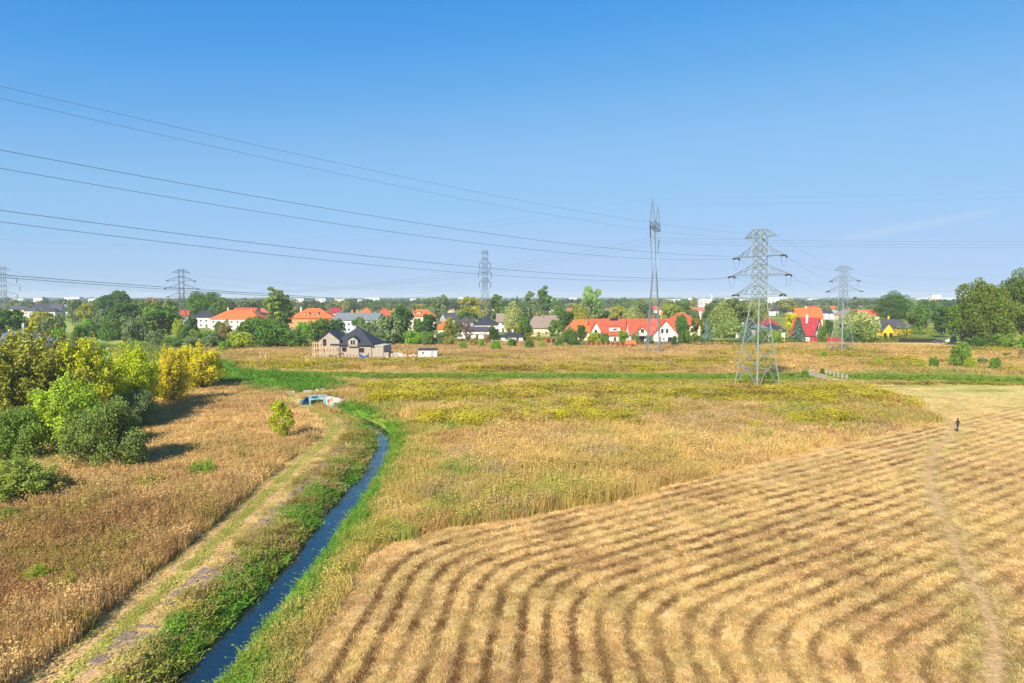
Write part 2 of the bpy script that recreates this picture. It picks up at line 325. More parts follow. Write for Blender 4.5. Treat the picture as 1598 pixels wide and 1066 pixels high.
STRAW = C3(.53, .375, .145); GOLD = C3(.52, .37, .135); TAN = C3(.46, .315, .14); BROWN = C3(.235, .125, .055); OLIVE = C3(.26, .225, .05)
GREEN = C3(.135, .205, .03); LUSH = C3(.11, .225, .025); ROD = C3(.37, .32, .022); DIRT = C3(.42, .27, .14); HAY = C3(.63, .43, .18); THATCH = C3(.20, .105, .042)
RUST = C3(.24, .115, .05); REED = C3(.14, .21, .055); MOWG = C3(.38, .33, .10); GREYW = C3(.30, .25, .19)
def zone(x, y):
    """what grows where: colour, stand height and kind (0 dry grass, 1 goldenrod, 2 lush herbs, 3 cut hay, 4 bare)"""
    x = np.asarray(x, float); y = np.asarray(y, float)
    n25 = fbm(x / 24, y / 24, 1); n8 = fbm(x / 8, y / 8, 2); n3 = fbm(x / 2.6, y / 2.6, 3); n1 = fbm(x / 0.9, y / 0.9, 4, 3)
    jx, jy = x + (n3 - .5) * 3.2, y + (n8 - .5) * 4.0
    c = lerp(TAN, STRAW, sstep(.38, .62, n8)); c = lerp(c, np.broadcast_to(GOLD, c.shape), sstep(.45, .6, fbm(x / 14, y / 14, 8)))
    h = np.clip(0.56 + 0.9 * (n8 - .5) + 0.6 * (n3 - .5), .18, 1.1); k = np.zeros(x.shape, int)
    # browner, greener and grey-stalked drifts in the tall meadow
    m = sstep(.56, .66, fbm(x / 13, y / 9, 11)); c = lerp(c, np.broadcast_to(OLIVE * 1.15, c.shape), m * .55); h = h + .12 * m
    m = sstep(.60, .70, fbm(x / 7, y / 6, 12)) * .5; c = lerp(c, np.broadcast_to(BROWN * 1.4, c.shape), m)
    m = sstep(.63, .70, fbm(x / 4.5, y / 4.5, 14)); c = lerp(c, np.broadcast_to(GREYW * 1.1, c.shape), m * .5)
    m = sstep(.62, .68, fbm(x / 5, y / 5, 13)); c = lerp(c, np.broadcast_to(GREEN * 1.5, c.shape), m * .7)
    # goldenrod stands towards the ditch and beyond it
    band = sstep(78, 112, y) * (1 - sstep(143, 152, y)) * sstep(-34, -18, x)
    g = fbm(x / 12, y / 6.0, 21, 5); rod = (g + .17 * band * (y / 120.) + .05 * n3 > .725) & (band > .3)
    rod2 = (fbm(x / 30, y / 4.5, 22, 5) > .56) & (y > 164) & (y < 192) & (x < 70 + 30 * (n8 - .5))
    rod3 = (fbm(x / 12, y / 5, 23) > .68) & (y > 160) & (y < 235) & (x > 60)
    rod = rod | rod2 | rod3; rc = lerp(OLIVE * 1.1, ROD, sstep(.36, .56, n3)); rc = lerp(rc, np.broadcast_to(BROWN * 1.3, rc.shape), sstep(.62, .72, n8) * .6)
    c = np.where(rod[:, None], rc, c); h = np.where(rod, 1.0 + .3 * (n3 - .5), h); k = np.where(rod, 1, k)
    # the meadow past the ditch, short and bleached, brown streaks
    pastd = y > 160
    far = lerp(STRAW * .97, C3(.45, .30, .14), sstep(.45, .62, fbm(x / 28, y / 9, 24))); far = lerp(far, np.broadcast_to(OLIVE, far.shape), sstep(.58, .7, fbm(x / 20, y / 9, 25)) * .6)
    far = lerp(far, np.broadcast_to(C3(.52, .36, .14), far.shape), sstep(55, 75, x) * (1 - sstep(.55, .7, n25)))
    mm = pastd & ~rod; c = np.where(mm[:, None], far, c); h = np.where(mm, .55, h)
    # suburb gardens and ground under the trees
    s = sstep(258, 275, y + 10 * (n25 - .5) + np.where(x < -60, 25, 0) + np.where(x < -110, 25, 0)); gg = lerp(GREEN * .8, OLIVE, sstep(.45, .65, n8)); c = lerp(c, gg, s); h = h * (1 - .6 * s)
    # left meadow beside the track: rust brown near, bleached further off
    dt, ta, ts = pdist(track, x, y); dc, ca, cs = pdist(creek, x, y)
    left = (x < np.interp(y, [p.y for p in track[:45:3]], [p.x for p in track[:45:3]])) & (y < 150) & (dt > 1.0)
    lc = lerp(C3(.36, .215, .09), C3(.47, .32, .135), sstep(.36, .60, n8)); lc = lerp(lc, np.broadcast_to(RUST, lc.shape), sstep(.47, .6, fbm(x / 9, y / 9, 41)) * (1 - sstep(44, 66, y)) * .8)
    lc = lerp(lc, np.broadcast_to(OLIVE * .95, lc.shape), sstep(.56, .68, fbm(x / 3.5, y / 3.5, 42)) * .7)
    lf = lerp(C3(.58, .40, .165), C3(.46, .30, .13), sstep(.42, .62, fbm(x / 11, y / 8, 43))); lf = lerp(lf, np.broadcast_to(OLIVE, lf.shape), sstep(.6, .7, n3) * .6)
    lc = lerp(lc, lf, sstep(58, 78, y)); lc = lerp(lc, np.broadcast_to(C3(.42, .40, .14), lc.shape), sstep(-42, -52, x) * (1 - sstep(72, 90, y)) * sstep(56, 66, y) * .9)
    c = np.where(left[:, None], lc, c); h = np.where(left, np.clip(.56 + .8 * (n3 - .5) + .9 * (n8 - .5) - .22 * sstep(60, 80, y), .16, 1.1), h); k = np.where(left, 0, k)
    # valley of reeds towards the upper left
    d, _, _ = pdist(valley, x, y); m = 1 - sstep(6, 11, d + 5 * (n8 - .5)); rc = lerp(REED * 1.1, GREEN * 1.2, sstep(.4, .6, n25)); rc = lerp(rc, np.broadcast_to(OLIVE * 1.1, rc.shape), sstep(.45, .62, fbm(x / 5, y / 12, 47)) * .7); c = lerp(c, rc, m); h = np.where(m > .5, 1.1, h); k = np.where(m > .5, 2, k)
    # green ditch, far trail
    d, _, _ = pdist(ditch, x, y + (n3 - .5) * 2.5); m = 1 - sstep(4.2, 6.2, d); dc2 = lerp(C3(.20, .30, .04), OLIVE, sstep(.54, .70, fbm(x / 16, y / 3, 52)) * .5); c = lerp(c, dc2, m); h = np.where((d < 17) & (y < 152), np.minimum(h, .3 + .03 * np.clip(d - 6, 0, 11)), h); h = np.where(m > .5, .28, h); k = np.where(m > .5, 2, k)
    d, _, _ = pdist(creek_up, x, y); m = 1 - sstep(6, 10, d + 5 * (n8 - .5)); c = lerp(c, np.broadcast_to(LUSH * 1.1, c.shape), m); h = np.where(m > .5, .6, h); k = np.where(m > .5, 2, k)
    d, _, _ = pdist(trail_far, x, y); m = 1 - sstep(1.2, 2.0, d + (n3 - .5)); c = lerp(c, np.broadcast_to(C3(.58, .42, .22), c.shape), m); h = np.where(m > .4, 0, np.where(d < 6, np.minimum(h, .25), h))
    # creek banks
    onl = (cs > 0); dcj = dc + (n3 - .5) * 1.6 + (n8 - .5) * 1.0
    mid = sstep(60, 75, y)
    rb = 1 - sstep(3.0, 4.4, dcj); gb = lerp(LUSH * 1.05, C3(.25, .27, .045), sstep(.45, .65, n3) * .6)
    m = np.where(~onl, rb, 0); c = lerp(c, gb, m); h = np.where(m > .5, .07 + .27 * n3, h); k = np.where(m > .5, 2, k)
    m2 = np.where(~onl & (dcj > 3.4) & (dcj < 6.2), 1.0, 0) * (1 - m); c = lerp(c, np.broadcast_to(C3(.40, .31, .08), c.shape), m2 * .6); h = np.where(m2 > .5, .4, h)
    gapm = sstep(.55, .63, fbm(x / 1.8, y / 1.8, 63)) * sstep(1.6, 2.6, dcj); lb = np.where(onl, (1 - sstep(3.1, 4.2, dcj)) * (1 - gapm), 0); gl = lerp(LUSH * 1.25, C3(.30, .29, .05), sstep(.42, .6, n3)); gl = lerp(gl, np.broadcast_to(C3(.33, .22, .10), gl.shape), sstep(.60, .72, fbm(x / 1.2, y / 1.2, 64))); c = lerp(c, gl, lb); h = np.where(lb > .4, .07 + .26 * n3 + .15 * (n8 - .5), h); k = np.where(lb > .4, 2, k)
    bank = onl & (dc < 12) & (lb < .4) & (dt > 1.5) & ~left
    bc = lerp(C3(.27, .16, .085), C3(.36, .25, .10), sstep(.4, .6, n3)); bc = lerp(bc, np.broadcast_to(OLIVE * .9, bc.shape), sstep(.52, .6, fbm(x / 2.2, y / 2.2, 61)))
    c = np.where(bank[:, None], bc, c); h = np.where(bank, .10 + .24 * (sstep(.52, .6, fbm(x / 2.2, y / 2.2, 61))), h); k = np.where(bank, 0, k)
    soil = bank & (np.abs(dcj - 4.7) < .85) & (fbm(x / 2.6, y / 2.6, 65) > .38); c = np.where(soil[:, None], lerp(C3(.25, .16, .10), C3(.36, .25, .17), sstep(.4, .65, n1)), c); h = np.where(soil, .0, h)
    # the two-rut track
    m = 1 - sstep(1.6, 2.1, dt + (n3 - .5) * .6); tc = lerp(C3(.54, .41, .17), C3(.42, .36, .11), sstep(.45, .66, n3)); tc = lerp(tc, np.broadcast_to(C3(.30, .32, .06), tc.shape), (1 - sstep(.2, .5, dt + (n1 - .5) * .3)) * .8); c = lerp(c, tc, m); h = np.where(m > .4, .07, h); k = np.where(m > .4, 0, k)
    rut = 1 - sstep(.25, .55, np.abs(dt - .8) + (n1 - .5) * .3); c = lerp(c, lerp(DIRT * 1.05, DIRT * 1.3, n1), rut * (dt < 2)); h = np.where(rut > .5, .02, h)
    # mown field in swaths parallel to its edges
    inf = pip(field, jx * .35 + x * .65, jy * .2 + y * .8)
    da, db = line_d(fA[0], fA[1], x, y), line_d(fB[0], fB[1], x, y); kk = 3.0
    hh = np.clip(.5 + .5 * (db - da) / kk, 0, 1); row = db * (1 - hh) + da * hh - kk * hh * (1 - hh)
    row = row + (fbm(x / 6, y / 6, 71, 3) - .5) * .35 + (n3 - .5) * .3 + (n1 - .5) * .28 + (fbm(x / .38, y / .38, 78, 2) - .5) * .22
    ph = (row / 1.42) % 1.0; dark = sstep(.24, .36, ph) * (1 - sstep(.60, .74, ph))
    dpa, _, psd = pdist(path, x, y)
    patchy = (.42 + .58 * sstep(.38, .52, fbm(x / 1.7, y / 1.7, 72))) * (.62 + .38 * sstep(.4, .6, fbm(x / 11, y / 11, 73)))
    nearb = sstep(0.4, 2.0, row); dk = dark * patchy * nearb * (.9 + .1 * (1 - sstep(60, 95, y)))
    right = (x > np.interp(y, [p.y for p in path[:60:3]], [p.x for p in path[:60:3]])); dk = np.where(right, dk * .8, dk)
    hay = lerp(HAY * .88, HAY * 1.06, sstep(.35, .65, n3)); hay = lerp(hay, np.broadcast_to(C3(.50, .40, .12), hay.shape), sstep(.5, .68, fbm(x / 3.5, y / 3.5, 74)) * .3)
    hay = lerp(hay, np.broadcast_to(C3(.46, .27, .12), hay.shape), sstep(.58, .7, fbm(x / 4, y / 4, 75)) * .6)
    fc = lerp(hay, np.broadcast_to(THATCH, hay.shape), np.clip(dk * 1.15, 0, 1))
    ug = sstep(98, 118, y + 9 * (n8 - .5)); mg = lerp(C3(.52, .42, .16), C3(.33, .32, .08), sstep(.5, .68, fbm(x / 10, y / 4, 76))); fc = lerp(fc, mg, ug * (1 - .5 * sstep(.5, .6, fbm(x / 15, y / 5, 77))))
    c = np.where(inf[:, None], fc, c); h = np.where(inf, .07 + .06 * (1 - dark) + .06 * n1, h); k = np.where(inf, 3, k)
    # the footpath
    m = (1 - sstep(.28, .66, dpa + (n1 - .5) * .4 + (n3 - .5) * .3)); c = lerp(c, np.broadcast_to(C3(.46, .30, .145), c.shape), m * .9); h = np.where(m > .3, .0, h)
    m3 = (1 - sstep(.5, 2.0, dpa + (n3 - .5) * 1.6)) * (1 - m) * inf; c = lerp(c, np.broadcast_to(C3(.42, .35, .13), c.shape), m3 * .5)
    d, _, _ = pdist(road, x, y); h = np.where(d < 2.6, 0, h)
    h = np.where((np.hypot(x - bridge_c[0], y - bridge_c[1]) < 3.5), 0, h)
    h = np.where(np.hypot(x - PYL[0], y - PYL[1]) < 6.5, np.minimum(h, .28), h)
    h = np.where(np.hypot(x - CULV[0] - 1.2, y - CULV[1] + 3.6) < 6.0, np.minimum(h * .3, .12), h); st = (x > SITE[0]) & (x < SITE[1]) & (y > 188) & (y < 208); c = np.where(st[:, None], lerp(C3(.42, .31, .18), C3(.36, .27, .12), sstep(.4, .6, n3)), c); h = np.where(st, np.where(n3 > .55, .15, .04), h); k = np.where(st, 0, k); h = np.where(np.hypot(x - CULV[0], y - CULV[1]) < 2.4, 0, h)
    k = np.where(h < .01, 4, k)
    gain = np.where(k == 0, 1.32, np.where(k == 1, 1.35, np.where(k == 2, 1.3, 1.12)))
    c = np.where((k == 0)[:, None], c * C3(1.0, .985, .97), c)
    return np.clip(c * (gain * (0.9 + 0.2 * n1))[:, None], 0, .85), np.clip(h, 0, 1.5), k, dk * inf, dark * inf, dc, cs

def build_ground():
    rr = np.concatenate([np.geomspace(1.5, 23, 40, endpoint=False), np.exp(np.arange(math.log(23), math.log(330), .0044)), np.geomspace(331, 5600, 110)])
    th = np.concatenate([np.arange(-180, -43, 3.0), np.arange(-43, 43, 0.2), np.arange(43, 180.1, 3.0)]) * math.pi / 180
    th[-1] = math.pi
    Rg, Tg = np.meshgrid(rr, th, indexing='ij'); x = (Rg * np.sin(Tg)).ravel(); y = (Rg * np.cos(Tg)).ravel()
    col, h, k, dk, dark, dc, cs = zone(x, y); z = height(x, y)
    z = z + np.where(k == 3, .05 * (1 - dark) + .06 * (fbm(x / .8, y / .8, 91, 2) - .5), 0) + .10 * (fbm(x / .7, y / .7, 92, 2) - .5) * (y < 200)
    nr, nt = len(rr), len(th); i = np.arange(nr - 1)[:, None] * nt + np.arange(nt - 1)[None, :]; i = i.ravel()
    Fc = np.c_[i, i + nt, i + nt + 1, i + 1][:, ::-1]
    V = np.c_[x, y, z]; V = np.r_[V, [[0, 0, float(z[0])]]]; col = np.r_[col, [col[0]]]
    me = np_mesh('ground', V, Fc, cols={'col': col}, smooth_=True)
    m, ntree, n, l, p = new_mat('meadow_ground')
    a = n.new('ShaderNodeAttribute'); a.attribute_name = 'col'; tc = n.new('ShaderNodeTexCoord')
    nz = n.new('ShaderNodeTexNoise'); nz.inputs['Scale'].default_value = 4.5; nz.inputs['Detail'].default_value = 8; nz.inputs['Roughness'].default_value = .7
    l.new(tc.outputs['Object'], nz.inputs['Vector']); mr = n.new('ShaderNodeMapRange'); mr.inputs['From Min'].default_value = .3; mr.inputs['From Max'].default_value = .7
    mr.inputs['To Min'].default_value = .62; mr.inputs['To Max'].default_value = 1.25; l.new(nz.outputs['Fac'], mr.inputs['Value'])
    vm = n.new('ShaderNodeVectorMath'); vm.operation = 'SCALE'; l.new(a.outputs['Color'], vm.inputs[0]); l.new(mr.outputs[0], vm.inputs['Scale'])
    l.new(vm.outputs[0], p.inputs['Base Color']); p.inputs['Roughness'].default_value = 1; p.inputs['Specular IOR Level'].default_value = .05
    b = n.new('ShaderNodeBump'); b.inputs['Strength'].default_value = .9; b.inputs['Distance'].default_value = .12; l.new(nz.outputs['Fac'], b.inputs['Height']); l.new(b.outputs[0], p.inputs['Normal'])
    o = link('ground', me, m); tag(o, 'meadow ground with mown field, banks and tracks', None, None, 'structure')
build_ground()

def ribbon(name, P, hw, z, mat, label):
    V = []; Fc = []; P = [Vector((p[0], p[1], 0)) for p in P]
    for i, p in enumerate(P):
        d = (P[min(i + 1, len(P) - 1)] - P[max(i - 1, 0)]).normalized(); nrm = Vector((-d.y, d.x, 0)) * hw
        V += [(p.x - nrm.x, p.y - nrm.y, z), (p.x + nrm.x, p.y + nrm.y, z)]
    for i in range(len(P) - 1): Fc.append((2 * i, 2 * i + 2, 2 * i + 3, 2 * i + 1))
    me = np_mesh(name, V, Fc); o = link(name, me, mat); tag(o, label, None, None, 'structure'); return o
wm, _nt, n_, l_, p_ = new_mat('creek_water'); p_.inputs['Base Color'].default_value = (.006, .016, .022, 1); p_.inputs['Roughness'].default_value = .06; p_.inputs['Specular IOR Level'].default_value = .8
p_.inputs['IOR'].default_value = 1.6
_tc = n_.new('ShaderNodeTexCoord'); _nz = n_.new('ShaderNodeTexNoise'); _nz.inputs['Scale'].default_value = 2.2; l_.new(_tc.outputs['Object'], _nz.inputs['Vector'])
_b = n_.new('ShaderNodeBump'); _b.inputs['Strength'].default_value = .04; _b.inputs['Distance'].default_value = .02; l_.new(_nz.outputs['Fac'], _b.inputs['Height']); l_.new(_b.outputs[0], p_.inputs['Normal'])
ribbon('creek_water', creek, 1.7, WATER, wm, 'narrow blue creek winding between green banks')
ribbon('upper_creek_water', creek_up, 1.9, WATER - .15, wm, 'short glimpse of creek water above the culvert')
MT['asphalt'] = M_plain('asphalt', (.10, .105, .12), .9, .15, 2)
ribbon('road', road, 2.0, .22, MT['asphalt'], 'grey asphalt road beyond the meadow')

# ------------------------------------------------------------------ grass, goldenrod, herbs and hay as uncountable stuff
def tuft(name, nb, rad, hlo, hhi, wlo, whi, lean, heads=0, flat=False):
    V = []; Fc = []; var = []
    for _ in range(nb):
        a = random.random() * 6.283; r = rad * math.sqrt(random.random()); x, y = r * math.cos(a), r * math.sin(a)
        h = random.uniform(hlo, hhi); w = random.uniform(wlo, whi); b = random.random() * 6.283; wx, wy = math.cos(b) * w / 2, math.sin(b) * w / 2
        la = random.random() * 6.283; ll = random.random() * lean; dx, dy = math.cos(la) * ll, math.sin(la) * ll; v = random.random(); o = len(V)
        V += [(x - wx, y - wy, -.05), (x + wx, y + wy, -.05), (x + dx * .35 + wx * .8, y + dy * .35 + wy * .8, h * .6), (x + dx * .35 - wx * .8, y + dy * .35 - wy * .8, h * .6)]
        V += [(x + dx + wx * .25, y + dy + wy * .25, h), (x + dx - wx * .25, y + dy - wy * .25, h)]
        Fc += [(o, o + 1, o + 2, o + 3), (o + 3, o + 2, o + 4, o + 5)]; var += [v] * 6
        if heads and random.random() < heads:
            for q in range(2):
                o = len(V); s = whi * random.uniform(1.2, 2.2); e = random.random() * 3.14; ex, ey = math.cos(e) * s, math.sin(e) * s; zz = h - .04 + .1 * random.random()
                V += [(x + dx - ex, y + dy - ey, zz - s * .3), (x + dx + ey * .6, y + dy - ex * .6, zz - s * .2), (x + dx + ex, y + dy + ey, zz + s * .3), (x + dx - ey * .6, y + dy + ex * .6, zz + s * .5)]
                Fc.append((o, o + 1, o + 2, o + 3)); var += [.4 + .6 * random.random()] * 4
    me = np_mesh(name, V, Fc, {'var': var}); me.materials.append(MT['grass'])
    return bpy.data.objects.new(name, me)      # a pattern only; the stuff object scatters it
def scatter(name, pos, tint, scl, variants, label):
    n = len(pos); me = bpy.data.meshes.new(name); me.vertices.add(n); me.vertices.foreach_set('co', np.asarray(pos, np.float32).ravel())
    a = me.attributes.new('tint', 'FLOAT_COLOR', 'POINT'); a.data.foreach_set('color', np.c_[tint, np.ones(n)].astype(np.float32).ravel())
    a = me.attributes.new('scl', 'FLOAT_VECTOR', 'POINT'); a.data.foreach_set('vector', np.asarray(scl, np.float32).ravel())
    a = me.attributes.new('rotz', 'FLOAT_VECTOR', 'POINT'); a.data.foreach_set('vector', np.c_[np.zeros(n), np.zeros(n), rng.random(n) * 6.283].astype(np.float32).ravel())
    a = me.attributes.new('pick', 'INT', 'POINT'); a.data.foreach_set('value', rng.integers(0, len(variants), n).astype(np.int32))
    me.update(); o = link(name, me); me.materials.append(MT['grass'])
    g = bpy.data.node_groups.new(name, 'GeometryNodeTree'); g.interface.new_socket('Geometry', in_out='INPUT', socket_type='NodeSocketGeometry'); g.interface.new_socket('Geometry', in_out='OUTPUT', socket_type='NodeSocketGeometry')
    N, Lk = g.nodes, g.links; gi = N.new('NodeGroupInput'); go = N.new('NodeGroupOutput'); ip = N.new('GeometryNodeInstanceOnPoints'); jn = N.new('GeometryNodeJoinGeometry')
    for v in reversed(variants):
        oi = N.new('GeometryNodeObjectInfo'); oi.inputs['Object'].default_value = v; oi.inputs['As Instance'].default_value = True; Lk.new(oi.outputs['Geometry'], jn.inputs[0])
    def attr(nm, t):
        q = N.new('GeometryNodeInputNamedAttribute'); q.data_type = t; q.inputs['Name'].default_value = nm; return q.outputs['Attribute']
    Lk.new(gi.outputs[0], ip.inputs['Points']); Lk.new(jn.outputs[0], ip.inputs['Instance']); ip.inputs['Pick Instance'].default_value = True
    Lk.new(attr('pick', 'INT'), ip.inputs['Instance Index']); Lk.new(attr('scl', 'FLOAT_VECTOR'), ip.inputs['Scale'])
    e2r = N.new('FunctionNodeEulerToRotation'); Lk.new(attr('rotz', 'FLOAT_VECTOR'), e2r.inputs[0]); Lk.new(e2r.outputs[0], ip.inputs['Rotation'])
    Lk.new(ip.outputs[0], go.inputs[0]); md = o.modifiers.new('scatter', 'NODES'); md.node_group = g
    tag(o, label, None, None, 'stuff'); return o

def sample(n, r0, rk, r1, fov=86):
    # equal shares per look-angle: every tuft shows about the same size in a picture
    u = rng.random(n); n1 = .5 * (rk ** 2 - r0 ** 2) / rk ** 2; n2 = math.log(r1 / rk); q = u * (n1 + n2)
    r = np.where(q < n1, np.sqrt(r0 ** 2 + 2 * np.minimum(q, n1) * rk ** 2), rk * np.exp(np.maximum(q - n1, 0))); t = (rng.random(n) - .5) * R(fov)
    return r * np.sin(t), r * np.cos(t), np.clip(r / rk, 1, 6)
def grow():
    n = 150000
    x, y, s = sample(n, 24., 50., 290.)
    c, h, k, dk, dark, dc, cs = zone(x, y); z = height(x, y)
    # plants mingle: neighbours borrow each other's kind well away from banks and tracks
    jx, jy = x + rng.normal(0, 1, n) * np.clip(y / 45, 1, 4), y + rng.normal(0, 1, n) * np.clip(y / 35, 1, 5)
    c2, h2, k2, _, _, dc2, _ = zone(jx, jy)
    dt, _, _ = pdist(track, x, y); mix = (k < 2) & (k2 < 2) & (dc > 8) & (dc2 > 8) & (dt > 3); c = np.where(mix[:, None], c2, c); h = np.where(mix, .5 * h + .5 * h2, h); k = np.where(mix, k2, k)
    jx, jy = x + rng.normal(0, .7, n), y + rng.normal(0, .7, n); c3, h3, k3, _, _, _, _ = zone(jx, jy); mix = (dc > 2.0) & (dc <= 8) & (dt > 2.6) & (k != 3) & (k3 != 3) & (k3 != 4)
    c = np.where(mix[:, None], c3, c); h = np.where(mix, h3, h); k = np.where(mix, k3, k)
    c = c * (1 + (rng.random(n) - .5) * np.interp(y, [40, 160], [.5, .26]))[:, None]
    jit = np.exp(rng.normal(0, .28, n)); wet = (dc < 1.3)
    for kind, nm, vs, label in (
        (0, 'dry_grass', [tuft('dry_a', 66, .46, .5, 1.05, .011, .022, .22), tuft('dry_b', 66, .46, .6, 1.15, .011, .024, .35, .15), tuft('dry_c', 54, .42, .35, 1.0, .012, .028, .4), tuft('dry_d', 30, .34, .8, 1.5, .012, .026, .3, .6)], 'tall dry golden and rust grass covering the unmown meadows'),
        (1, 'goldenrod', [tuft('rod_a', 46, .42, .6, 1.0, .016, .03, .2, .95), tuft('rod_b', 42, .42, .55, 1.05, .016, .034, .3, .95)], 'yellow-green goldenrod stands in drifts across the middle meadow'),
        (2, 'lush_herbs', [tuft('herb_a', 70, .44, .4, 1.05, .014, .028, .35, .12), tuft('herb_b', 72, .44, .3, 1.0, .015, .032, .45, .2), tuft('herb_c', 26, .3, .8, 1.7, .014, .028, .3, .2)], 'lush green herbs and reeds along creek banks and ditch')):
        sel = (k == kind) & (h > .03) & ~wet & (z > -1.2)
        ss, hz = s[sel] * np.clip(jit[sel], .6, 1.6), h[sel] * np.clip(jit[sel], .5, 1.7)
        scatter(nm, np.c_[x[sel], y[sel], z[sel]], c[sel], np.c_[ss, ss, hz], vs, label)
    n = 110000; x, y, s = sample(n, 24., 36., 190., 84); c, h, k, dk, dark, dc, cs = zone(x, y); c = zone(x + rng.normal(0, .07, n), y + rng.normal(0, .07, n))[0]; sel = (k == 3) & (h > .02)
    x, y, s, c, h = x[sel], y[sel], s[sel], c[sel], h[sel]; z = height(x, y) + .02; c = c * (0.72 + 0.56 * rng.random(len(x)))[:, None]
    scatter('cut_hay', np.c_[x, y, z], c, np.c_[np.minimum(s, 1.5), np.minimum(s, 1.5), h * (.4 + .7 * rng.random(len(x)))], [tuft('hay_a', 34, .30, .25, 1.0, .014, .028, .30), tuft('hay_b', 34, .30, .2, 1.0, .014, .03, .42), tuft('hay_c', 12, .2, .6, 1.6, .014, .03, .35)], 'cut straw and stubble lying in swaths on the mown field')
grow()

# ------------------------------------------------------------------ trees and shrubs
def leaf_quads(P, N, size, seed, aspect=.62, jit=.9, group=None):
    """one small rhombic leaf spray per point, facing roughly along N"""
    g = np.random.default_rng(seed); n = len(P); size = np.broadcast_to(size, (n,)) * (.65 + .7 * g.random(n))
    nn = N + g.normal(0, jit, (n, 3)); nn /= np.linalg.norm(nn, axis=1)[:, None] + 1e-9
    t = np.cross(nn, g.normal(0, 1, (n, 3))); t /= np.linalg.norm(t, axis=1)[:, None] + 1e-9; b = np.cross(nn, t)
    s = size[:, None]; V = np.stack([P - t * s, P - b * s * aspect + nn * s * .15, P + t * s, P + b * s * aspect - nn * s * .1], 1).reshape(-1, 3)
    Fc = np.arange(n * 4).reshape(n, 4); v = g.random(n) if group is None else .55 * g.random(n) + .45 * np.asarray(group); return V, Fc, np.repeat(v, 4)
def blob(c, r, n, g, squash=.8, up=.35):
    d = g.normal(0, 1, (n, 3)); d[:, 2] += up; d /= np.linalg.norm(d, axis=1)[:, None]
    q = r * (.45 + .6 * g.random(n) ** .5); P = c + d * q[:, None] * np.array([1, 1, squash]); return P, d
def limb_tree(mb, base, pts, r0, sway, seed):
    rr = random.Random(seed)
    for (p, r) in pts:
        a = Vector(base); b = Vector(p); m = a.lerp(b, .5) + Vector((rr.uniform(-sway, sway), rr.uniform(-sway, sway), sway * .6))
        mb.tube([a, m, b], r, 5, r * .25)
def P_round(seed, h=10., r=4., low=.18, nc=46, nl=3600, leaf=.36, squash=1.0, trunk=.22, stems=1):
    """broadleaf: a trunk with limbs and a crown of uneven clumps"""
    g = np.random.default_rng(seed); cz = h * (low + 1) / 2; rz = h * (1 - low) / 2; cl = []
    off = g.normal(0, .12, 2) * r
    for i in range(nc):
        d = g.normal(0, 1, 3); d[2] += .25; d /= np.linalg.norm(d); q = .35 + .62 * g.random() ** .45; w = 1 + .28 * math.sin(3 * math.atan2(d[1], d[0]) + seed) * (1 - abs(d[2]))
        c = np.array([d[0] * r * q * w + off[0], d[1] * r * q * w + off[1], cz + d[2] * rz * q * (.92 + .2 * g.random())]); cl.append((c, r * (.20 + .20 * g.random())))
    Ps, Ns = [], []; wsum = sum(c[1] ** 2 for c in cl)
    for c, cr in cl:
        P, N = blob(c, cr, max(12, int(nl * cr * cr / wsum)), g, .78); Ps.append(P); Ns.append(N)
    P = np.concatenate(Ps); N = np.concatenate(Ns); P[:, 2] = np.maximum(P[:, 2], .05 + .1 * g.random(len(P))); V, Fc, var = leaf_quads(P, N, leaf, seed + 1, group=np.concatenate([np.full(len(q), g.random()) for q in Ps]))
    cm = np_mesh('crown', V, Fc, {'var': var}); cm.materials.append(MT['leaf'])
    tb = MB(); tops = sorted(cl, key=lambda c: c[0][2])
    fork = (0, 0, h * max(low, .1) * 1.15)
    tb.tube([(0, 0, -.3), (trunk * .2, 0, h * low * .6), fork, (off[0], off[1], h * .72)], trunk, 7, trunk * .35)
    limb_tree(tb, fork, [(tuple(c[0]), trunk * .42) for c in tops[2::4]], trunk, r * .12, seed)
    for s in range(stems - 1):
        a = s * 2.1 + seed; tb.tube([(0, 0, -.3), (math.cos(a) * r * .2, math.sin(a) * r * .2, h * .3), (math.cos(a) * r * .5, math.sin(a) * r * .5, h * .7)], trunk * .7, 6, trunk * .2)
    tm = tb.mesh('trunk'); tm.materials.append(MT['bark']); return tm, cm, h, r
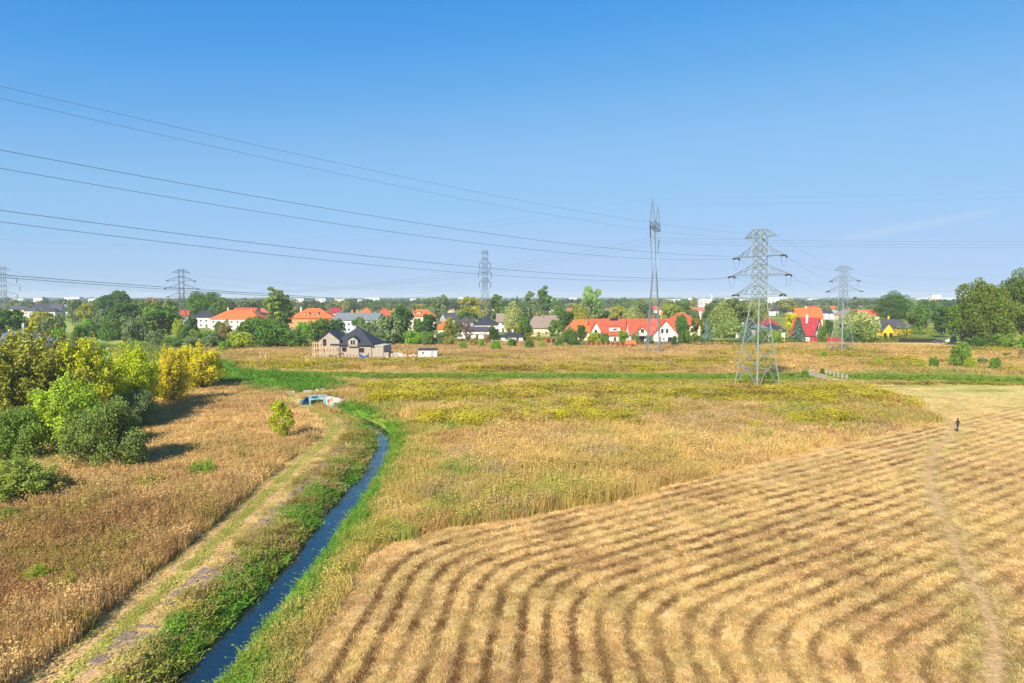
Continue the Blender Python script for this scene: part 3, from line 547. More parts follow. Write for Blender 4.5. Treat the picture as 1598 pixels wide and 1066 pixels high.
def P_spray(seed, h=6., r=3.5, nb=70, nl=9000, leaf=.14, upright=.8):
    """shrub of upswept wands, leaves crowding along the outer two thirds of each"""
    g = np.random.default_rng(seed); Ps, Ns = [], []; tb = MB(); per = nl // nb
    for i in range(nb):
        a = g.random() * 6.283; q = g.random() ** .6; x0, y0 = math.cos(a) * r * .22 * q, math.sin(a) * r * .22 * q
        el = math.acos(min(1, max(0, q * .97))); hh = h * (.42 + .62 * math.sin(el) ** .8) * (.74 + .40 * g.random()); rr_ = r * q * (.68 + .45 * g.random())
        t = g.random(per) ** .7 * .85 + .15; bx = x0 + math.cos(a) * rr_ * t ** (1 + upright * .3); by = y0 + math.sin(a) * rr_ * t ** (1 + upright * .3); bz = hh * (t ** .85)
        bz = bz - .18 * h * q * q * t ** 3
        w = r * (.05 + .088 * t) * (1.15 - .85 * np.clip((t - .6) / .4, 0, 1)); P = np.c_[bx, by, bz] + g.normal(0, 1, (per, 3)) * w[:, None]
        P[:, 2] = np.maximum(P[:, 2], .02 + .15 * g.random(per)); Ps.append(P); Ns.append(np.tile([math.cos(a) * q, math.sin(a) * q, .6], (per, 1)))
        if i % 3 == 0:
            tt = [.02, .35, .65, .95]; tb.tube([(x0 + math.cos(a) * rr_ * k ** 1.2, y0 + math.sin(a) * rr_ * k ** 1.2, hh * k ** .85 - .2 * (k < .05)) for k in tt], h * .011, 5, h * .003)
    V, Fc, var = leaf_quads(np.concatenate(Ps), np.concatenate(Ns), leaf, seed + 1, .5, group=np.concatenate([np.full(len(q), g.random()) for q in Ps]))
    cm = np_mesh('crown', V, Fc, {'var': var}); cm.materials.append(MT['leaf']); tm = tb.mesh('trunk'); tm.materials.append(MT['bark']); return tm, cm, h, r
def P_tall(seed, h=14., r=2.6, nl=3400, leaf=.34):
    return P_round(seed, h, r, .12, 60, nl, leaf, 1, .24)
def P_weep(seed, h=10., r=4.2, nl=4200, leaf=.3):
    """birch or willow: domed, with hanging curtains"""
    g = np.random.default_rng(seed); Ps, Ns = [], []
    for i in range(85):
        a = g.random() * 6.283; q = g.random() ** .55; top = h * (1 - .42 * q * q) * (.86 + .16 * g.random()); ln = h * (.16 + .34 * g.random()); n = nl // 85; t = g.random(n)
        x, y = math.cos(a) * r * q * .95, math.sin(a) * r * q * .95; P = np.c_[x + math.cos(a) * .1 * r * t, y + math.sin(a) * .1 * r * t, top - ln * t] + g.normal(0, 1, (n, 3)) * np.array([.075, .075, .04]) * r
        P[:, 2] = np.maximum(P[:, 2], .1); Ps.append(P); Ns.append(np.tile([math.cos(a), math.sin(a), .35], (n, 1)))
    V, Fc, var = leaf_quads(np.concatenate(Ps), np.concatenate(Ns), leaf, seed + 1, .45)
    cm = np_mesh('crown', V, Fc, {'var': var}); cm.materials.append(MT['leaf'])
    tb = MB(); tb.tube([(0, 0, -.3), (.1, .05, h * .3), (-.05, .1, h * .6), (0, 0, h * .9)], .2, 7, .05)
    limb_tree(tb, (0, 0, h * .35), [((math.cos(k * 1.05) * r * .6, math.sin(k * 1.05) * r * .6, h * .75), .07) for k in range(6)], .1, .3, seed)
    tm = tb.mesh('trunk'); tm.materials.append(MT['birch']); return tm, cm, h, r
def P_spruce(seed, h=9., r=2.6, nl=3000, leaf=.3):
    g = np.random.default_rng(seed); t = g.random(nl) ** .75; lay = np.floor(t * 13) / 13; fr = t * 13 - np.floor(t * 13); a = g.random(nl) * 6.283
    lob = 1 + .16 * np.sin(a * 7 + lay * 40); q = g.random(nl) ** .45; rad = r * (1 - lay) * q * lob * (1.0 - .25 * fr) + .05
    P = np.c_[np.cos(a) * rad, np.sin(a) * rad, h * (.04 + .96 * (lay + .06 * fr)) - .16 * rad]; P[:, 2] = np.maximum(P[:, 2], .08)
    N = np.c_[np.cos(a), np.sin(a), np.full(nl, .7)]; V, Fc, var = leaf_quads(P, N, leaf, seed + 1, .4, .6)
    cm = np_mesh('crown', V, Fc, {'var': var}); cm.materials.append(MT['leaf']); tb = MB(); tb.tube([(0, 0, -.3), (0, 0, h * .5), (0, 0, h * .98)], .17, 6, .02)
    tm = tb.mesh('trunk'); tm.materials.append(MT['bark']); return tm, cm, h, r
def P_bare(seed, h=10., r=4.6):
    g = random.Random(seed); tb = MB(); tw = MB()
    def grow_(p, d, ln, rad, lev, m):
        e = p + d * ln; m.tube([p, p.lerp(e, .5) + Vector((g.uniform(-.06, .06) * ln, g.uniform(-.06, .06) * ln, 0)), e], rad, 4 if lev else 7, rad * .6)
        if lev >= 4: return
        for k in range(4 if lev else 6):
            nd = (d + Vector((g.gauss(0, .62), g.gauss(0, .62), g.gauss(.08, .3)))).normalized(); grow_(p.lerp(e, g.uniform(.55, 1)), nd, ln * g.uniform(.58, .8), max(rad * .55, .022), lev + 1, tw)
    grow_(Vector((0, 0, -.2)), Vector((.05, 0, 1)), h * .32, .32, 0, tb)
    tm = tb.mesh('trunk'); tm.materials.append(MT['deadwood']); cm = tw.mesh('branches'); cm.materials.append(MT['deadwood']); return tm, cm, h, r

PRO = {'round': [P_round(s, 10, 4.2, .16, 48, 4600, .33) for s in (11, 12, 13, 14, 15)],
       'bush': [P_round(s, 5, 4.0, -.12, 46, 4600, .27, 1, .12, 3) for s in (21, 22, 23)],
       'tall': [P_tall(s) for s in (31, 32)], 'weep': [P_weep(s) for s in (41, 42)], 'spruce': [P_spruce(s) for s in (51, 52)],
       'thuja': [P_round(61, 8, 1.7, .0, 34, 2200, .24)],
       'spray': [P_spray(s, 6, 3.5, 72, 24000, .12) for s in (71, 72, 73)],
       'dense': [P_round(s, 6, 3.6, -.05, 80, 20000, .12, 1, .16, 3) for s in (81, 82)],
       'shrub': [P_spray(s, 1.6, 1.2, 34, 2600, .055, .5) for s in (91, 92)],
       'sapling': [P_round(94, 4.4, 1.45, .16, 44, 6500, .085, 1, .055)],
       'bare': [P_bare(97)], 'big': [P_round(s, 20, 8.0, .12, 110, 15000, .34, 1, .5) for s in (101, 102, 103)]}
NAMES = {'round': 'broadleaf_tree', 'bush': 'bush', 'tall': 'poplar_tree', 'weep': 'birch_tree', 'spruce': 'spruce_tree', 'thuja': 'thuja_tree', 'spray': 'tall_shrub', 'dense': 'dense_shrub', 'shrub': 'small_shrub', 'sapling': 'birch_sapling', 'bare': 'leafless_tree', 'big': 'oak_tree'}
LAND = [(40, 'the pale estate at far left'), (115, 'the head of the reed valley'), (200, 'the tall dark spreading tree'), (285, 'the dark pylon'), (365, 'the long orange roof'), (430, 'the tall light green poplar'), (485, 'the apricot villa'), (555, 'the long grey roof'), (627, 'the conical dark tree'), (690, 'the small orange bungalow'), (757, 'the narrow pylon'), (840, 'the taupe roofs'), (925, 'the orange and red house pair'), (1019, 'the forked mast'), (1090, 'the olive thuja'), (1182, 'the nearest pylon'), (1262, 'the steep crimson house'), (1313, 'the second pylon'), (1390, 'the yellow house'), (1450, 'the tall clipped hedge'), (1540, 'the oak grove')]
def where(px, d, near=430, mid=620):
    lm = min(LAND, key=lambda q: abs(q[0] - px)); side = 'left of' if px < lm[0] - 14 else ('right of' if px > lm[0] + 14 else 'behind')
    return ('a little way' if d < near else 'further off' if d < mid else 'far off') + ', ' + side + ' ' + lm[1]
def hue(t): return 'olive' if t[0] > t[1] * .95 else ('dark green' if t[1] < .11 else 'grey-green' if t[2] > t[1] * .3 else 'yellow-green' if t[0] > t[1] * .8 else 'green')
_cnt = {}; LEAFGAIN = 1.7
def plant(kind, x, y, h, r, tint, label, cat='tree', group=None, z=-.08, tilt=0.0):
    i = _cnt.get(kind, 0); _cnt[kind] = i + 1; tm, cm, h0, r0 = PRO[kind][i % len(PRO[kind])]
    o = empty(NAMES[kind], (x, y, z), random.random() * 6.283, label, cat, group); o.scale = (r / r0, r / r0, h / h0)
    t = link('trunk', tm, None, o); c = link('crown' if kind != 'bare' else 'branches', cm, None, o)
    if kind == 'sapling': tm.materials.clear(); tm.materials.append(MT['birch'])
    j = .88 + .24 * random.random(); j *= LEAFGAIN; c.color = (tint[0] * j, tint[1] * j, tint[2] * j, 1); return o
G1 = (.085, .145, .025); G2 = (.05, .095, .02); YG = (.21, .245, .022); OLV = (.21, .205, .03); YEL = (.42, .33, .012); ORG = (.33, .265, .02); WIL = (.24, .26, .085); BLU = (.10, .16, .12); BRN = (.19, .13, .05); GG = (.12, .16, .06); BRT = (.13, .23, .02)
def tree_px(kind, px, top, hw, d, tint, label, cat='tree', group=None):
    p = at(px, top, d); r = hw * d / F * (.84 if kind in ('round', 'bush', 'big', 'dense') else 1); h = max(p.z + .1, .5)
    return plant(kind, p.x, d, h, r, tint, label, cat, group, -.1 if d < 250 else -.05)
def base_d(y): return gnd(799, y).y

# the autumn-coloured thicket left of the creek
for a in [
    ('spray', 40, 524, 92, 86, OLV, 'broad olive shrub with bare stems at the left edge of the thicket', 'shrub'),
    ('spray', -30, 545, 70, 80, OLV, 'olive shrub cut off by the left edge beside the broad olive one', 'shrub'),
    ('spray', 132, 545, 56, 88, (.31, .31, .018), 'tallest bright yellow shrub in the thicket', 'shrub'),
    ('spray', 100, 596, 56, 75, (.21, .27, .025), 'lime green shrub in front of the tall yellow shrub', 'shrub'),
    ('dense', 172, 630, 58, 69.5, (.115, .15, .035), 'dark green shrub at the front of the thicket, nearest the track', 'shrub'),
    ('spray', 207, 550, 46, 100, (.26, .29, .015), 'yellow-green shrub in the middle of the thicket', 'shrub'),
    ('dense', 205, 612, 36, 92, GG, 'low grey-green shrub at the foot of the yellow-green shrub', 'shrub'),
    ('spray', 265, 553, 34, 111, ORG, 'orange-gold shrub casting its shadow over dry grass', 'shrub'),
    ('spray', 307, 542, 42, 131, (.30, .255, .016), 'rounded golden shrub at the right end of the thicket', 'shrub'),
    ('dense', 80, 570, 26, 112, G2, 'dark bush showing between the olive and yellow shrubs', 'shrub'),
    ('dense', 10, 640, 50, 72, (.12, .17, .03), 'green scrub under the broad olive shrub', 'shrub'),
    ('spray', 22, 722, 62, 57, (.16, .19, .035), 'low spreading green shrub in the brown grass near the left edge', 'shrub'),
    ('spray', 85, 742, 36, 58.5, (.22, .19, .05), 'low olive shrub right of the spreading green one', 'shrub')]:
    a = list(a); a[5] = tuple(q * 1.1 for q in a[5]); tree_px(*a)
for px, py, r, t, lab in [(317, 744, 1.5, BRT, 'bright green small shrub alone in brown grass by the track'), (233, 762, 1.3, YG, 'small yellowish shrub left of the bright green one'), (226, 690, 1.4, (.2, .2, .03), 'small olive shrub beside the dark green shrub'),
                          (10, 815, 1.1, BRT, 'little green shrub in rust grass at the left edge'), (105, 925, 1.0, OLV, 'olive tuft of shrub deep in the rust grass'), (380, 705, .9, OLV, 'tiny olive shrub in the grass below the sapling'), (60, 905, .9, YG, 'yellow-green shrub among rust grass near the lower left')]:
    p = gnd(px, py); plant('shrub', p.x, p.y, r * 1.1, r, t, lab, 'shrub')
p = gnd(443, 686); plant('sapling', p.x, p.y, 4.7, 1.5, (.27, .29, .02), 'lone yellow-green birch sapling beside the dirt track', 'tree')

# shrubs and trees along the far meadow edge and between the houses
for a in [
    ('round', 10, 485, 28, 270, G2, 'dark tree behind the blue-grey roof at the left edge'), ('bush', 62, 491, 30, 300, OLV, 'olive scrub right of the dark tree at the left edge', 'shrub'),
    ('round', -25, 488, 36, 270, G1, 'tree cut off by the left edge behind the thicket'), ('bush', 70, 500, 14, 230, GG, 'small bush left of the reed valley', 'shrub'),
    ('bush', 92, 513, 11, 215, BRT, 'bright bush on the left rim of the reed valley', 'shrub'), ('bush', 122, 514, 14, 215, G1, 'dark bush on the near rim of the reed valley', 'shrub'),
    ('bush', 105, 534, 20, 180, YG, 'yellowish scrub behind the tall yellow shrub', 'shrub'), ('bush', 160, 546, 18, 165, (.22, .27, .05), 'pale scrub between thicket and reed valley', 'shrub'),
    ('round', 112, 468, 14, 430, GG, 'grey-green tree beside the white houses'), ('round', 133, 474, 14, 420, OLV, 'olive tree right of the grey-green one by the white houses'), ('bush', 138, 500, 16, 350, BRT, 'clipped bright hedge bush by the reed valley', 'shrub'),
    ('round', 182, 456, 24, 450, G2, 'tall dark spreading tree behind the small white house'), ('round', 190, 476, 28, 330, G2, 'dark bushy tree on the right rim of the reed valley'), ('bush', 178, 498, 20, 285, G1, 'mid green bush on the right rim of the reed valley', 'shrub'), ('bush', 208, 496, 22, 275, GG, 'dull green bush beside the mid green one', 'shrub'),
    ('round', 253, 476, 31, 290, G1, 'large rounded green tree left of the dark hipped house'), ('bush', 279, 502, 11, 275, YG, 'light green young tree at the foot of the large rounded tree'), ('round', 303, 496, 12, 285, G2, 'small dark round tree in front of the dark hipped house'),
    ('big', 325, 456, 32, 470, (.09, .165, .02), 'wide fresh green tree behind the dark hipped house'), ('round', 238, 466, 14, 450, BRN, 'rust-tinged tree near the distant pylon'), ('bush', 350, 508, 12, 262, BRN, 'rust brown bush before the long orange roof', 'shrub'),
    ('tall', 430, 449, 17, 330, (.15, .20, .035), 'tall light green poplar right of the long orange roof'), ('tall', 446, 460, 8, 345, G2, 'dark narrow poplar leaning against the light green one'),
    ('bush', 405, 498, 36, 258, G1, 'large bush before the poplar', 'shrub'), ('bush', 432, 508, 40, 238, (.065, .125, .02), 'dark green bush above the asphalt road', 'shrub'), ('bush', 462, 514, 20, 236, G1, 'bush left of the unfinished house', 'shrub'),
    ('bush', 372, 520, 22, 232, YG, 'yellow-green bush at the road end', 'shrub'), ('bush', 335, 522, 22, 236, GG, 'dull bush left of the road end', 'shrub'), ('bush', 300, 527, 16, 232, GG, 'round grey-green bush on the valley slope', 'shrub'), ('bush', 268, 528, 16, 240, G1, 'small green bush on the valley slope', 'shrub'), ('bush', 350, 534, 12, 222, BRT, 'light bush just above the asphalt road', 'shrub'), ('bush', 318, 516, 20, 255, (.12, .18, .03), 'bush below the dark hipped house', 'shrub'),
    ('bush', 500, 500, 24, 275, G1, 'bush under the apricot house', 'shrub'), ('bush', 522, 502, 18, 285, G2, 'dark bush by the grey-roofed house gable', 'shrub'), ('bush', 478, 503, 16, 290, BRT, 'bright bush in the apricot house garden', 'shrub'),
    ('bush', 572, 503, 22, 252, GG, 'grey-green bush behind the unfinished house roof', 'shrub'), ('bush', 606, 497, 32, 252, GG, 'broad grey-green bush right of the unfinished house', 'shrub'), ('bush', 585, 515, 18, 240, GG, 'low bush at the right end of the unfinished house', 'shrub'),
    ('round', 627, 479, 17, 275, G2, 'dense dark conical tree in front of the orange-roofed white house'), ('round', 668, 492, 15, 268, (.045, .10, .02), 'dense round dark tree right of the conical one'), ('bush', 642, 517, 18, 250, BRT, 'fresh green bush below the dense dark trees', 'shrub'), ('bush', 668, 520, 14, 248, G1, 'mid bush below the round dark tree', 'shrub'), ('bush', 690, 518, 14, 252, GG, 'pale bush beside the small orange roof', 'shrub'),
    ('round', 684, 463, 17, 470, GG, 'greyish tree standing left above the leafless tree'), ('round', 725, 464, 22, 480, OLV, 'olive tree behind the leafless tree'), ('round', 756, 469, 14, 430, OLV, 'olive tree at the foot of the barrel-armed pylon'), ('tall', 776, 460, 11, 430, G1, 'pointed green tree right of the barrel-armed pylon'),
    ('bare', 727, 486, 34, 262, BRN, 'leafless grey spreading tree before the slate-roofed house'), ('bush', 700, 498, 10, 262, OLV, 'thin olive bush left of the leafless tree', 'shrub'),
    ('weep', 800, 469, 14, 330, WIL, 'pale drooping birch beside the taupe roof'), ('tall', 848, 446, 10, 420, (.09, .15, .035), 'tallest poplar in the middle of the picture'), ('tall', 828, 455, 9, 430, GG, 'slimmer poplar left of the tallest one'), ('spruce', 807, 461, 5, 450, G2, 'dark spruce tip left of the slimmer poplar'),
    ('round', 818, 476, 18, 380, GG, 'grey-green tree above the taupe roof'), ('round', 872, 478, 14, 400, G1, 'green tree right of the poplars'), ('bush', 818, 498, 16, 290, G1, 'bush at the left end of the taupe roof', 'shrub'), ('bush', 800, 508, 14, 280, OLV, 'olive bush by the dark garage', 'shrub'),
    ('round', 925, 450, 18, 420, (.15, .22, .07), 'large pale green round tree above the orange roofs'), ('round', 888, 486, 18, 300, G2, 'dark tree between taupe roof and orange roof'), ('round', 868, 500, 12, 285, G1, 'small round tree right of the taupe roof'), ('bush', 903, 478, 16, 380, OLV, 'olive tree crown above the orange roof'),
    ('bush', 888, 518, 14, 258, G1, 'garden bush below the orange roof', 'shrub'), ('bush', 893, 512, 10, 262, GG, 'grey-green garden bush under the orange eave', 'shrub'), ('bush', 930, 520, 16, 250, YG, 'yellow-green hedge bush behind the red fence', 'shrub'), ('bush', 872, 531, 10, 245, G1, 'roadside bush left of the red fence', 'shrub'), ('bush', 895, 531, 12, 244, G2, 'dark low bush left of the red fence', 'shrub'), ('bush', 910, 534, 8, 244, GG, 'low grey bush touching the red fence end', 'shrub'),
    ('round', 971, 517, 9, 252, BRT, 'bright round tree before the red house'), ('weep', 988, 476, 17, 330, (.19, .22, .07), 'birch between the red house and the white gabled house'), ('round', 1008, 470, 18, 400, GG, 'grey tree behind the lattice mast'), ('round', 962, 478, 14, 420, OLV, 'olive tree behind the red house'), ('round', 1042, 476, 20, 430, YG, 'yellowish tree above the white gabled house'), ('round', 1062, 470, 16, 460, G1, 'green tree behind the hipped red roof'),
    ('bush', 1070, 516, 12, 250, G1, 'round bush at the corner of the white gabled house', 'shrub'), ('bush', 1066, 503, 14, 285, (.05, .12, .03), 'dark garden tree behind the white gabled house'), ('thuja', 1086, 490, 8, 268, (.10, .12, .02), 'tall olive thuja right of the white gabled house'), ('spruce', 1103, 497, 13, 270, BLU, 'blue spruce beside the tall thuja'),
    ('weep', 1128, 470, 22, 300, (.17, .20, .055), 'tall loose birch left of the near pylon'), ('round', 1150, 468, 26, 310, (.12, .16, .04), 'broad tree directly behind the near pylon'), ('round', 1108, 478, 14, 330, G2, 'dark tree left of the tall loose birch'), ('weep', 1140, 495, 26, 268, (.14, .18, .05), 'low drooping tree behind the near pylon legs'), ('spruce', 1165, 500, 16, 262, BLU, 'blue spruce behind the near pylon legs'),
    ('round', 1180, 472, 18, 400, OLV, 'olive tree seen through the near pylon'), ('round', 1233, 489, 11, 290, (.34, .31, .02), 'small yellow tree left of the crimson roof'), ('spruce', 1246, 495, 16, 262, (.07, .125, .075), 'dark spruce in front of the crimson roof'), ('bush', 1207, 508, 16, 290, GG, 'grey bush right of the near pylon', 'shrub'),
    ('weep', 1345, 484, 26, 285, WIL, 'broad pale willow behind the second pylon'), ('weep', 1318, 490, 17, 290, (.21, .23, .07), 'smaller willow left of the broad willow'), ('bush', 1348, 505, 24, 268, (.13, .17, .04), 'scrub at the foot of the broad willow', 'shrub'), ('round', 1294, 500, 8, 280, G2, 'dark tree at the crimson house corner'), ('bush', 1322, 515, 12, 266, G1, 'green bush behind the crimson fence end', 'shrub'),
    ('big', 1390, 459, 29, 400, (.06, .115, .02), 'wide dark oak behind the yellow house'), ('round', 1436, 477, 20, 330, G1, 'rounded tree right of the yellow house'), ('round', 1471, 480, 18, 300, G2, 'dark tree left of the oak grove'), ('round', 1420, 470, 12, 520, GG, 'hazy tree beyond the yellow house'), ('spruce', 1489, 500, 6, 262, BLU, 'thin blue spruce at the left end of the oak grove'), ('round', 1450, 470, 14, 480, G2, 'dark tree far behind the clipped hedge'),
    ('big', 1520, 441, 34, 236, (.085, .115, .016), 'foremost oak at the left end of the oak grove'), ('big', 1558, 446, 34, 232, (.10, .135, .018), 'light green oak in the middle of the oak grove'), ('big', 1600, 430, 42, 250, (.065, .10, .016), 'tallest oak at the right edge of the oak grove'), ('big', 1545, 455, 30, 255, (.075, .13, .02), 'oak standing behind in the oak grove'), ('big', 1650, 440, 45, 240, (.08, .13, .02), 'oak cut off by the right edge'), ('round', 1502, 478, 22, 240, (.085, .14, .018), 'lower tree under the foremost oak'), ('bush', 1568, 522, 18, 228, (.11, .17, .02), 'round bush at the foot of the oak grove', 'shrub'), ('bush', 1600, 522, 12, 225, BRT, 'bright bush at the right edge under the oaks', 'shrub'), ('bush', 1530, 525, 14, 230, G2, 'dark undergrowth bush beneath the foremost oak', 'shrub')]:
    a = list(a) + (['tree'] if len(a) == 7 else []); tree_px(*a)
for px, by, top, hw, t, lab in [
    (1501, 575, 537, 15, (.11, .17, .03), 'largest round bush out in the right-hand meadow'), (1516, 579, 560, 10, YG, 'yellowish bush touching the largest meadow bush'), (1398, 579, 564, 6, OLV, 'small dark olive bush, leftmost of the meadow row'), (1418, 579, 563, 6, OLV, 'second small olive bush in the meadow row'),
    (1437, 577, 565, 9, YG, 'low wide bush in the meadow row'), (1458, 576, 558, 8, G1, 'upright green bush left of the largest meadow bush'), (1533, 571, 559, 8, GG, 'pale bush right of the largest meadow bush'), (1552, 580, 560, 10, G1, 'loose green bush near the right end of the meadow'), (1570, 558, 551, 6, G2, 'tiny dark bush before the oak grove'), (1593, 560, 545, 5, BRN, 'brownish shrub at the right edge'), (1372, 573, 560, 7, YG, 'light bush below the second pylon'), (1286, 560, 548, 5, BRT, 'small bright bush left of the second pylon'), (1256, 592, 578, 6, G1, 'green bush at the left end of the footbridge'), (1284, 592, 577, 5, G2, 'dark bush between the footbridge rails'),
    (723, 546, 534, 7, BRT, 'small bright bush before the leafless tree'), (752, 543, 530, 5, BRT, 'tiny bright bush right of the leafless tree'), (775, 548, 533, 10, BRT, 'bright low bush nearest the dark garage'), (800, 543, 528, 8, G1, 'low bush in front of the dark garage'), (826, 545, 530, 8, G1, 'low bush right of the dark garage'), (846, 544, 534, 7, YG, 'low yellowish bush below the taupe roof'), (740, 540, 528, 8, OLV, 'olive scrub under the leafless tree'), (700, 540, 526, 9, OLV, 'dry olive scrub left of the leafless tree trunk'), (760, 538, 524, 9, BRN, 'brown scrub at the slate house fence')]:
    d = base_d(by); tree_px('bush', px, top, hw, d, t, lab, 'shrub')

# the dense scrub on both rims of the reed valley and along the gardens
for a in [('bush', 40, 494, 18, 300, G1, 'green scrub behind the blue-grey roof', 'shrub'), ('bush', 88, 492, 14, 330, GG, 'grey-green scrub left of the valley head', 'shrub'), ('round', 150, 470, 14, 440, G1, 'green tree behind the long bright hedge'), ('round', 160, 484, 16, 380, GG, 'dull tree above the right rim of the valley'), ('round', 214, 472, 16, 420, G1, 'fresh tree between the spreading tree and the dark pylon'), ('round', 228, 484, 14, 350, OLV, 'olive tree left of the large rounded tree'), ('bush', 232, 505, 16, 290, G1, 'bush filling the gap below the olive tree', 'shrub'), ('bush', 146, 508, 14, 300, G2, 'dark bush at the valley bend', 'shrub'), ('bush', 240, 518, 14, 255, GG, 'pale bush on the slope below the large rounded tree', 'shrub'), ('round', 268, 470, 12, 430, G2, 'dark tree just left of the dark pylon'), ('round', 345, 470, 14, 440, G1, 'green tree above the long orange roof'), ('bush', 290, 512, 12, 262, G1, 'bush below the small dark round tree', 'shrub'), ('round', 392, 474, 12, 440, G2, 'dark tree right of the red roof ridge'),
          ('bush', 345, 502, 12, 300, G1, 'bush hiding the left part of the long white wall', 'shrub'), ('bush', 385, 500, 12, 300, GG, 'pale bush hiding the right part of the long white wall', 'shrub'), ('bush', 945, 522, 9, 247, G1, 'low garden bush behind the plank fence', 'shrub'), ('bush', 992, 520, 8, 252, GG, 'garden bush between red house and white gabled house', 'shrub'), ('bush', 1014, 524, 7, 250, G1, 'small bush under the valley of the two gables', 'shrub'), ('bush', 1052, 526, 6, 248, G2, 'dark bush at the right wall of the white gabled house', 'shrub'), ('round', 1062, 492, 10, 300, G1, 'garden tree between white gabled house and cream villa'), ('round', 905, 508, 9, 262, G2, 'dark garden tree before the orange hipped roof'), ('bush', 1190, 512, 12, 255, G1, 'bush before the low grey roof right of the near pylon', 'shrub'), ('bush', 1212, 516, 12, 256, (.14, .2, .03), 'bright bush before the dark hipped roof', 'shrub'), ('bush', 1282, 512, 8, 262, G1, 'bush at the crimson house wall', 'shrub'), ('round', 715, 500, 9, 280, G1, 'green tree at the left end of the slate-roofed house'), ('bush', 770, 510, 9, 272, G2, 'dark bush between slate-roofed house and garage', 'shrub'), ('round', 560, 496, 12, 300, G1, 'tree hiding part of the long grey roof'), ('round', 652, 498, 9, 300, G1, 'tree between the two dense dark trees')]:
    a = list(a) + (['tree'] if len(a) == 7 else []); tree_px(*a)

# trees further back among the suburb, no two houses clear of them
def far_trees():
    g = random.Random(5); k = 0
    lab = {'round': 'rounded', 'tall': 'narrow tall', 'weep': 'loose pale-barked', 'spruce': 'conical'}
    n = 0
    while n < 520:
        d = 440 * math.exp(g.random() ** 1.1 * math.log(1300 / 440)); px = g.uniform(-40, 1640); kind = g.choice(['round'] * 5 + ['tall', 'weep', 'weep', 'weep', 'spruce'])
        if px < 112 and d < 640: continue
        hh = g.uniform(5.0, 10.5) if d < 650 else g.uniform(9, 17); hh *= (1.2 if kind == 'tall' else 1); X = (px - 799) / F * d
        t = g.choice([G1, G2, GG, OLV, G1, GG, (.16, .18, .03), (.09, .13, .04)]); r = hh * {'round': .42, 'tall': .2, 'weep': .36, 'spruce': .26}[kind] * g.uniform(.8, 1.25)
        lb = lab[kind] + ' ' + hue(t) + ' tree ' + where(px, d); plant(kind, X, d, hh, r, t, lb, 'tree', 'far suburb trees: ' + lb); n += 1
far_trees()
def distant_wood():
    g = np.random.default_rng(77); n = 5600; d = 760 * np.exp(g.random(n) ** .75 * math.log(5200 / 760)); t = (g.random(n) - .5) * R(92); x, y = d * np.sin(t), d * np.cos(t)
    keep = fbm(x / 260, y / 200, 88, 3) + .25 * sstep(2500, 4200, d) > .46; keep &= ~((x / y < -.64) & (d < 1000)); x, y, d = x[keep], y[keep], d[keep]; Vs, Fs, vs = [], [], []; o = 0
    Ps, Ns, Sz = [], [], []
    for i in range(len(x)):
        h = 8 + 7 * g.random() + (3 if d[i] > 2500 else 0); r = h * .55 * (1 + d[i] / 5000); m = 60 if d[i] < 2000 else 34
        dd = g.normal(0, 1, (m, 3)); dd[:, 2] = np.abs(dd[:, 2]); dd /= np.linalg.norm(dd, axis=1)[:, None]
        Ps.append(np.array([x[i], y[i], h * .35]) + dd * np.array([r, r, h * .65]) * (.75 + .3 * g.random((m, 1)))); Ns.append(dd); Sz.append(np.full(m, r * .30))
    V, Fc, var = leaf_quads(np.concatenate(Ps), np.concatenate(Ns), np.concatenate(Sz), 5, .7, .5)
    me = np_mesh('distant_wood', V, Fc, {'var': var}); o = link('distant_wood', me, MT['leaf']); o.color = (.075, .105, .035, 1); tag(o, 'distant wooded belt along the horizon', None, None, 'stuff')
distant_wood()

# clipped hedges
def hedge(pts, w, h, tint, label):
    g = np.random.default_rng(int(abs(pts[0][0] * 7)) + 3); P, N = [], []; mid = Vector(((pts[0][0] + pts[-1][0]) / 2, (pts[0][1] + pts[-1][1]) / 2, 0)); core = MB()
    for a, b in zip(pts[:-1], pts[1:]):
        a, b = Vector((a[0], a[1], 0)) - mid, Vector((b[0], b[1], 0)) - mid; L = (b - a).length; u = (b - a) / L; v = Vector((-u.y, u.x, 0)); n = int(L * (w + 2 * h) * 11)
        s = g.random(n) * L; q = g.random(n) * (w + 2 * h); top = (q > h) & (q < h + w); left = q <= h
        lat = np.where(top, q - h - w / 2, np.where(left, -w / 2, w / 2)); zz = np.where(top, h * (1 + .05 * np.sin(s * .7)), np.where(left, q, q - h - w)); nz = top * 1.; nl = np.where(top, 0, np.where(left, -1, 1))
        P.append(np.c_[a.x + u.x * s + v.x * lat, a.y + u.y * s + v.y * lat, zz] + g.normal(0, .09, (n, 3))); N.append(np.c_[v.x * nl, v.y * nl, nz + .2])
        for k in range(max(2, int(L / 2))):
            c = a + (b - a) * ((k + .5) / max(2, int(L / 2))); core.tube([(c.x, c.y, -.1), (c.x + .05, c.y, h * .9)], .06, 5, .03)
    P = np.concatenate(P); P[:, 2] = np.maximum(P[:, 2], .02); V, Fc, var = leaf_quads(P, np.concatenate(N), .2, 9)
    o = empty('hedge', (mid.x, mid.y, 0), 0, label, 'hedge'); c = link('foliage', np_mesh('hedge', V, Fc, {'var': var}), MT['leaf'], o); c.color = tint + (1,); core.build('stems', MT['bark'], o)
def gp(px, Y): p = at(px, 500, Y); return (p.x, Y)
hedge([gp(990, 246), gp(1060, 246)], 1.4, 1.7, (.06, .10, .02), 'dark hedge in front of the white gabled house')
hedge([gp(1083, 247), gp(1190, 249)], 1.6, 1.9, (.075, .125, .02), 'green hedge left of the near pylon legs')
hedge([gp(1196, 262), gp(1250, 262)], 1.5, 2.0, (.10, .17, .02), 'bright hedge right of the near pylon legs')
